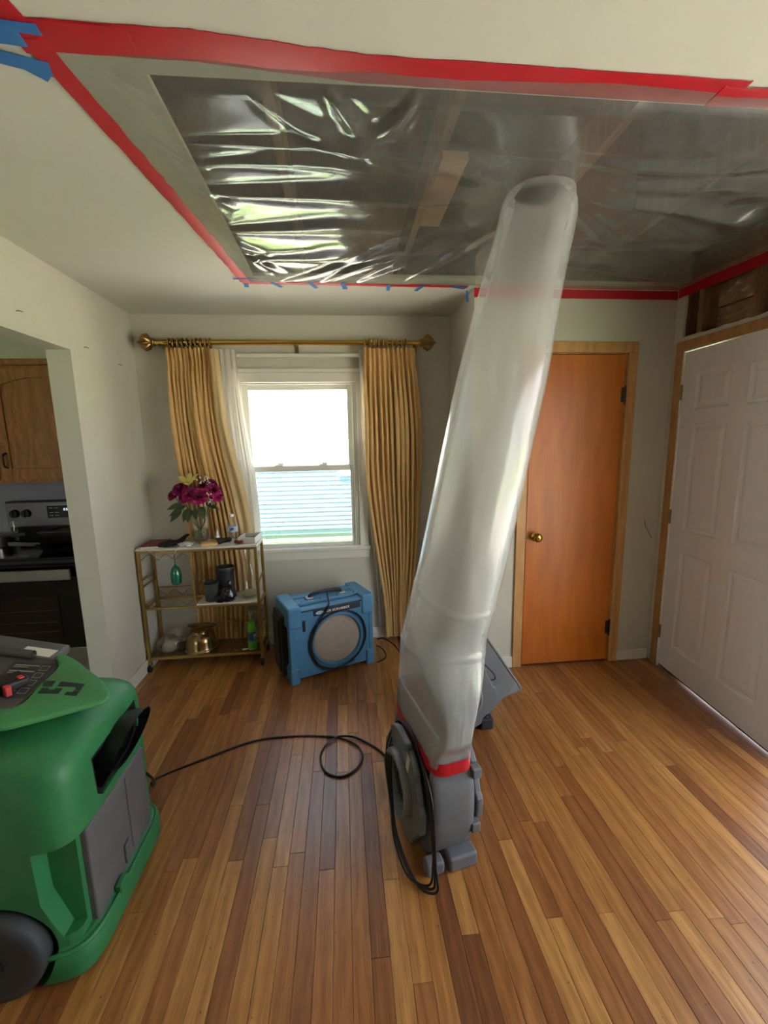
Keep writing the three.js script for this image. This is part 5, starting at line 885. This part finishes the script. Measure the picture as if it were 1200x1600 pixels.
  sl('red_bead_bracelet', 'dark red knotted trinket in front of the water bottle', 'trinket', [-0.725, CT, -2.945], 0.2, new THREE.TorusKnotGeometry(0.015, 0.0075, 70, 8, 2, 5).rotateX(PI / 2).scale(1.3, 0.8, 1).translate(0, 0.015, 0), std({ color: 0x7a1522, roughness: 0.4 }));
  const bt = thing('woven_tray', 'white ribbed rectangular tray at the right end of the cart', 'tray', [-0.672, CT, -3.03], -0.06);
  obj('base', bx(-0.055, 0.055, 0, 0.004, -0.085, 0.085), std({ color: 0xb9b3a6, roughness: 0.8 }), bt);
  const rib = std({ color: 0xd8d4ca, roughness: 0.7 });
  for (const [a, b, e, f] of [[-0.06, 0.06, -0.092, -0.083], [-0.06, 0.06, 0.083, 0.092], [-0.06, -0.052, -0.083, 0.083], [0.052, 0.06, -0.083, 0.083]]) { const sd = obj('side', bx(a, b, 0, 0.04, e, f, 0.002), rib, bt); }
  for (let k = 0; k < 12; k++) obj('rib', bx(-0.057 + k * 0.0098, -0.0525 + k * 0.0098, 0.002, 0.038, 0.092, 0.0935), std({ color: 0xb5b1a8, roughness: 0.8 }), bt);
  // middle shelf
  const cup = thing('metal_tumbler', 'dark grey metal tumbler on the middle shelf', 'cup', [-0.862, CM, -3.05]);
  obj('cup_body', lathe([[0.0005, 0], [0.052, 0], [0.055, 0.004], [0.06, 0.2], [0.062, 0.203], [0.062, 0.215], [0.058, 0.215], [0.052, 0.008], [0.0005, 0.006]], 36), std({ color: 0x4b4d52, roughness: 0.35, metalness: 0.7 }), cup); obj('rim_band', lathe([[0.0612, 0.185], [0.063, 0.188], [0.063, 0.194], [0.0615, 0.197]], 36), M.blackPlastic, cup);
  const jar = thing('glass_jar', 'smoky glass jar half behind the black bag', 'jar', [-0.938, CM, -2.965]);
  obj('jar_wall', lathe([[0.0005, 0], [0.045, 0], [0.05, 0.006], [0.05, 0.11], [0.047, 0.122], [0.05, 0.13], [0.047, 0.13], [0.044, 0.12], [0.046, 0.01], [0.0005, 0.006]], 32), phy({ color: 0x9aa09a, roughness: 0.1, transmission: 0.8, thickness: 0 }), jar); obj('rim', new THREE.TorusGeometry(0.0485, 0.0035, 8, 36).rotateX(PI / 2).translate(0, 0.13, 0), M.blackPlastic, jar);
  const bagM = phy({ color: 0x0b0b0d, roughness: 0.25, clearcoat: 0.6, clearcoatRoughness: 0.15 });
  const bag = thing('black_plastic_bag', 'crumpled black plastic bag on the middle shelf', 'bag', [-0.825, CM, -2.94]);
  const crum = (sx, sy, sz, seed) => { const g = new THREE.IcosahedronGeometry(1, 5); g.deleteAttribute('normal'); g.deleteAttribute('uv'); return warp(mergeVertices(g), (v) => { const n = 1 + 0.25 * fbm(v.x * 1.6 + seed, v.y * 1.6, v.z * 1.6, 2) + 0.3 * Math.abs(fbm(v.x * 3 + seed, v.y * 3, v.z * 3 + 4, 3)); v.multiplyScalar(n); v.set(v.x * sx, Math.max(v.y, -0.75) * sy + 0.75 * sy, v.z * sz); }); };
  obj('bag_body', crum(0.056, 0.06, 0.045, 3), bagM, bag); obj('bag_tail', xf(crum(0.04, 0.03, 0.03, 9), { p: [-0.05, 0, 0.018] }), bagM, bag); obj('bag_knot', xf(crum(0.015, 0.028, 0.014, 5), { p: [0.012, 0.098, 0] }), bagM, bag);
  const jug = thing('glass_jug', 'tall clear glass jug with round belly on the middle shelf', 'jug', [-0.69, CM, -3.0]);
  obj('jug_wall', lathe([[0.0005, 0], [0.05, 0], [0.058, 0.012], [0.06, 0.07], [0.062, 0.12], [0.064, 0.165], [0.056, 0.205], [0.042, 0.235], [0.04, 0.29], [0.047, 0.335], [0.05, 0.345], [0.047, 0.345], [0.037, 0.29], [0.039, 0.236], [0.053, 0.203], [0.061, 0.165], [0.056, 0.012], [0.0005, 0.008]], 40), M.glass, jug);
  obj('spout_ear', new THREE.TorusGeometry(0.022, 0.006, 10, 28).scale(0.7, 1.5, 1).translate(-0.058, 0.29, 0), M.glass, jug); obj('residue', lathe([[0.0005, 0.009], [0.052, 0.012], [0.054, 0.04], [0.0005, 0.04]], 30), phy({ color: 0xd9cfa8, roughness: 0.3, transmission: 0.6, thickness: 0 }), jug);
  // green float hanging from the wine rack
  const gf = thing('green_ornament', 'dark green oval glass ornament hanging under the cart top', 'ornament', [-1.165, 0, -2.955]);
  obj('oval', lathe([[0.0005, 0.595], [0.026, 0.6], [0.034, 0.612], [0.036, 0.66], [0.034, 0.69], [0.022, 0.718], [0.008, 0.73], [0.004, 0.738], [0.0005, 0.738]], 28), phy({ color: 0x0f6b50, roughness: 0.12, clearcoat: 1 }), gf); obj('hanger', bar([0, 0.735, 0], [0, CT - 0.03, 0], 0.0025, 6), M.blackPlastic, gf);
  // bottom shelf
  const copper = std({ color: 0xa38560, roughness: 0.22, metalness: 1 });
  const bw = thing('copper_bowl', 'large shiny copper bowl turned over on the bottom shelf', 'bowl', [-1.06, CB, -3.01]);
  obj('bowl_shell', lathe([[0.118, 0], [0.121, 0.004], [0.117, 0.012], [0.106, 0.02], [0.104, 0.06], [0.094, 0.095], [0.07, 0.115], [0.062, 0.122], [0.066, 0.135], [0.06, 0.136], [0.05, 0.118], [0.0005, 0.112]], 48), copper, bw);
  obj('ring_stand', new THREE.TorusGeometry(0.088, 0.009, 10, 44).rotateX(PI / 2 - 0.5).translate(0.005, 0.15, -0.03), std({ color: 0x77553a, roughness: 0.4, metalness: 0.8 }), bw);
  const dish = thing('cellophane_parcel', 'crumpled cellophane parcel left of the copper bowl', 'parcel', [-1.27, CB, -2.985]);
  const cello = phy({ color: 0xe6e4d8, roughness: 0.1, transmission: 0.88, thickness: 0, clearcoat: 1, side: THREE.DoubleSide });
  obj('wrap', crum(0.075, 0.062, 0.062, 13), cello, dish); obj('wrap_tail', xf(crum(0.06, 0.05, 0.04, 17), { p: [0.035, 0.055, -0.055] }), cello, dish); obj('contents', crum(0.045, 0.04, 0.042, 23), std({ color: 0xa39668, roughness: 0.7 }), dish);
  const am = thing('amber_vase', 'slim amber glass bud vase on the bottom shelf', 'vase', [-0.795, CB, -2.99]);
  obj('vase_wall', lathe([[0.0005, 0], [0.032, 0], [0.032, 0.006], [0.012, 0.02], [0.014, 0.06], [0.018, 0.13], [0.02, 0.19], [0.022, 0.21]], 28), phy({ color: 0xe8cd7a, roughness: 0.06, transmission: 0.9, thickness: 0 }), am);
  const can = thing('spray_can', 'green aerosol can with blue label on the bottom shelf', 'spray can', [-0.687, CB, -2.945]);
  const cv = document.createElement('canvas'); cv.width = 256; cv.height = 256; const c2 = cv.getContext('2d'); c2.fillStyle = '#4fa53a'; c2.fillRect(0, 0, 256, 256); c2.fillStyle = '#1c3f8c'; c2.fillRect(0, 30, 256, 120); c2.fillStyle = '#4fa53a'; c2.beginPath(); c2.moveTo(0, 150); c2.lineTo(128, 110); c2.lineTo(256, 150); c2.fill(); c2.fillStyle = '#dfe7ee'; c2.fillRect(40, 60, 70, 34); c2.fillStyle = '#9ec3d8'; c2.fillRect(46, 102, 58, 18);
  const ct = new THREE.CanvasTexture(cv); ct.colorSpace = THREE.SRGBColorSpace; ct.wrapS = THREE.RepeatWrapping; ct.repeat.set(2, 1);
  obj('can_body', new THREE.CylinderGeometry(0.031, 0.031, 0.145, 36, 1).translate(0, 0.0745, 0), std({ map: ct, roughness: 0.3 }), can); obj('rim', lathe([[0.0315, 0], [0.032, 0.004], [0.031, 0.006]], 30), M.steel, can); obj('cap', lathe([[0.031, 0.147], [0.028, 0.155], [0.0255, 0.16], [0.0255, 0.195], [0.023, 0.2], [0.0005, 0.201]], 30), std({ color: 0x6cc23c, roughness: 0.35 }), can);
  const hj = thing('lidded_glass_jar', 'clear hurricane glass with dusty rim behind the aerosol can', 'jar', [-0.672, CB, -3.06]);
  obj('jar_wall', lathe([[0.0005, 0], [0.046, 0], [0.048, 0.01], [0.044, 0.1], [0.044, 0.2], [0.056, 0.255], [0.053, 0.255], [0.041, 0.2], [0.044, 0.012], [0.0005, 0.01]], 32), M.glass, hj); obj('rim_band', lathe([[0.057, 0.235], [0.058, 0.245], [0.057, 0.262], [0.0005, 0.266]], 32), phy({ color: 0xa7a6a0, roughness: 0.5, transmission: 0.3, thickness: 0 }), hj);
  tag(obj('paper_scrap', xf(bx(-0.02, 0.02, 0, 0.0012, -0.012, 0.012), { p: [-0.735, CB, -2.935], r: [0, 0.3, 0] }), std({ color: 0xe6e2d8, roughness: 0.9 })), 'white paper scrap beside the aerosol can', 'paper');
}
renderer.render(scene, camera);
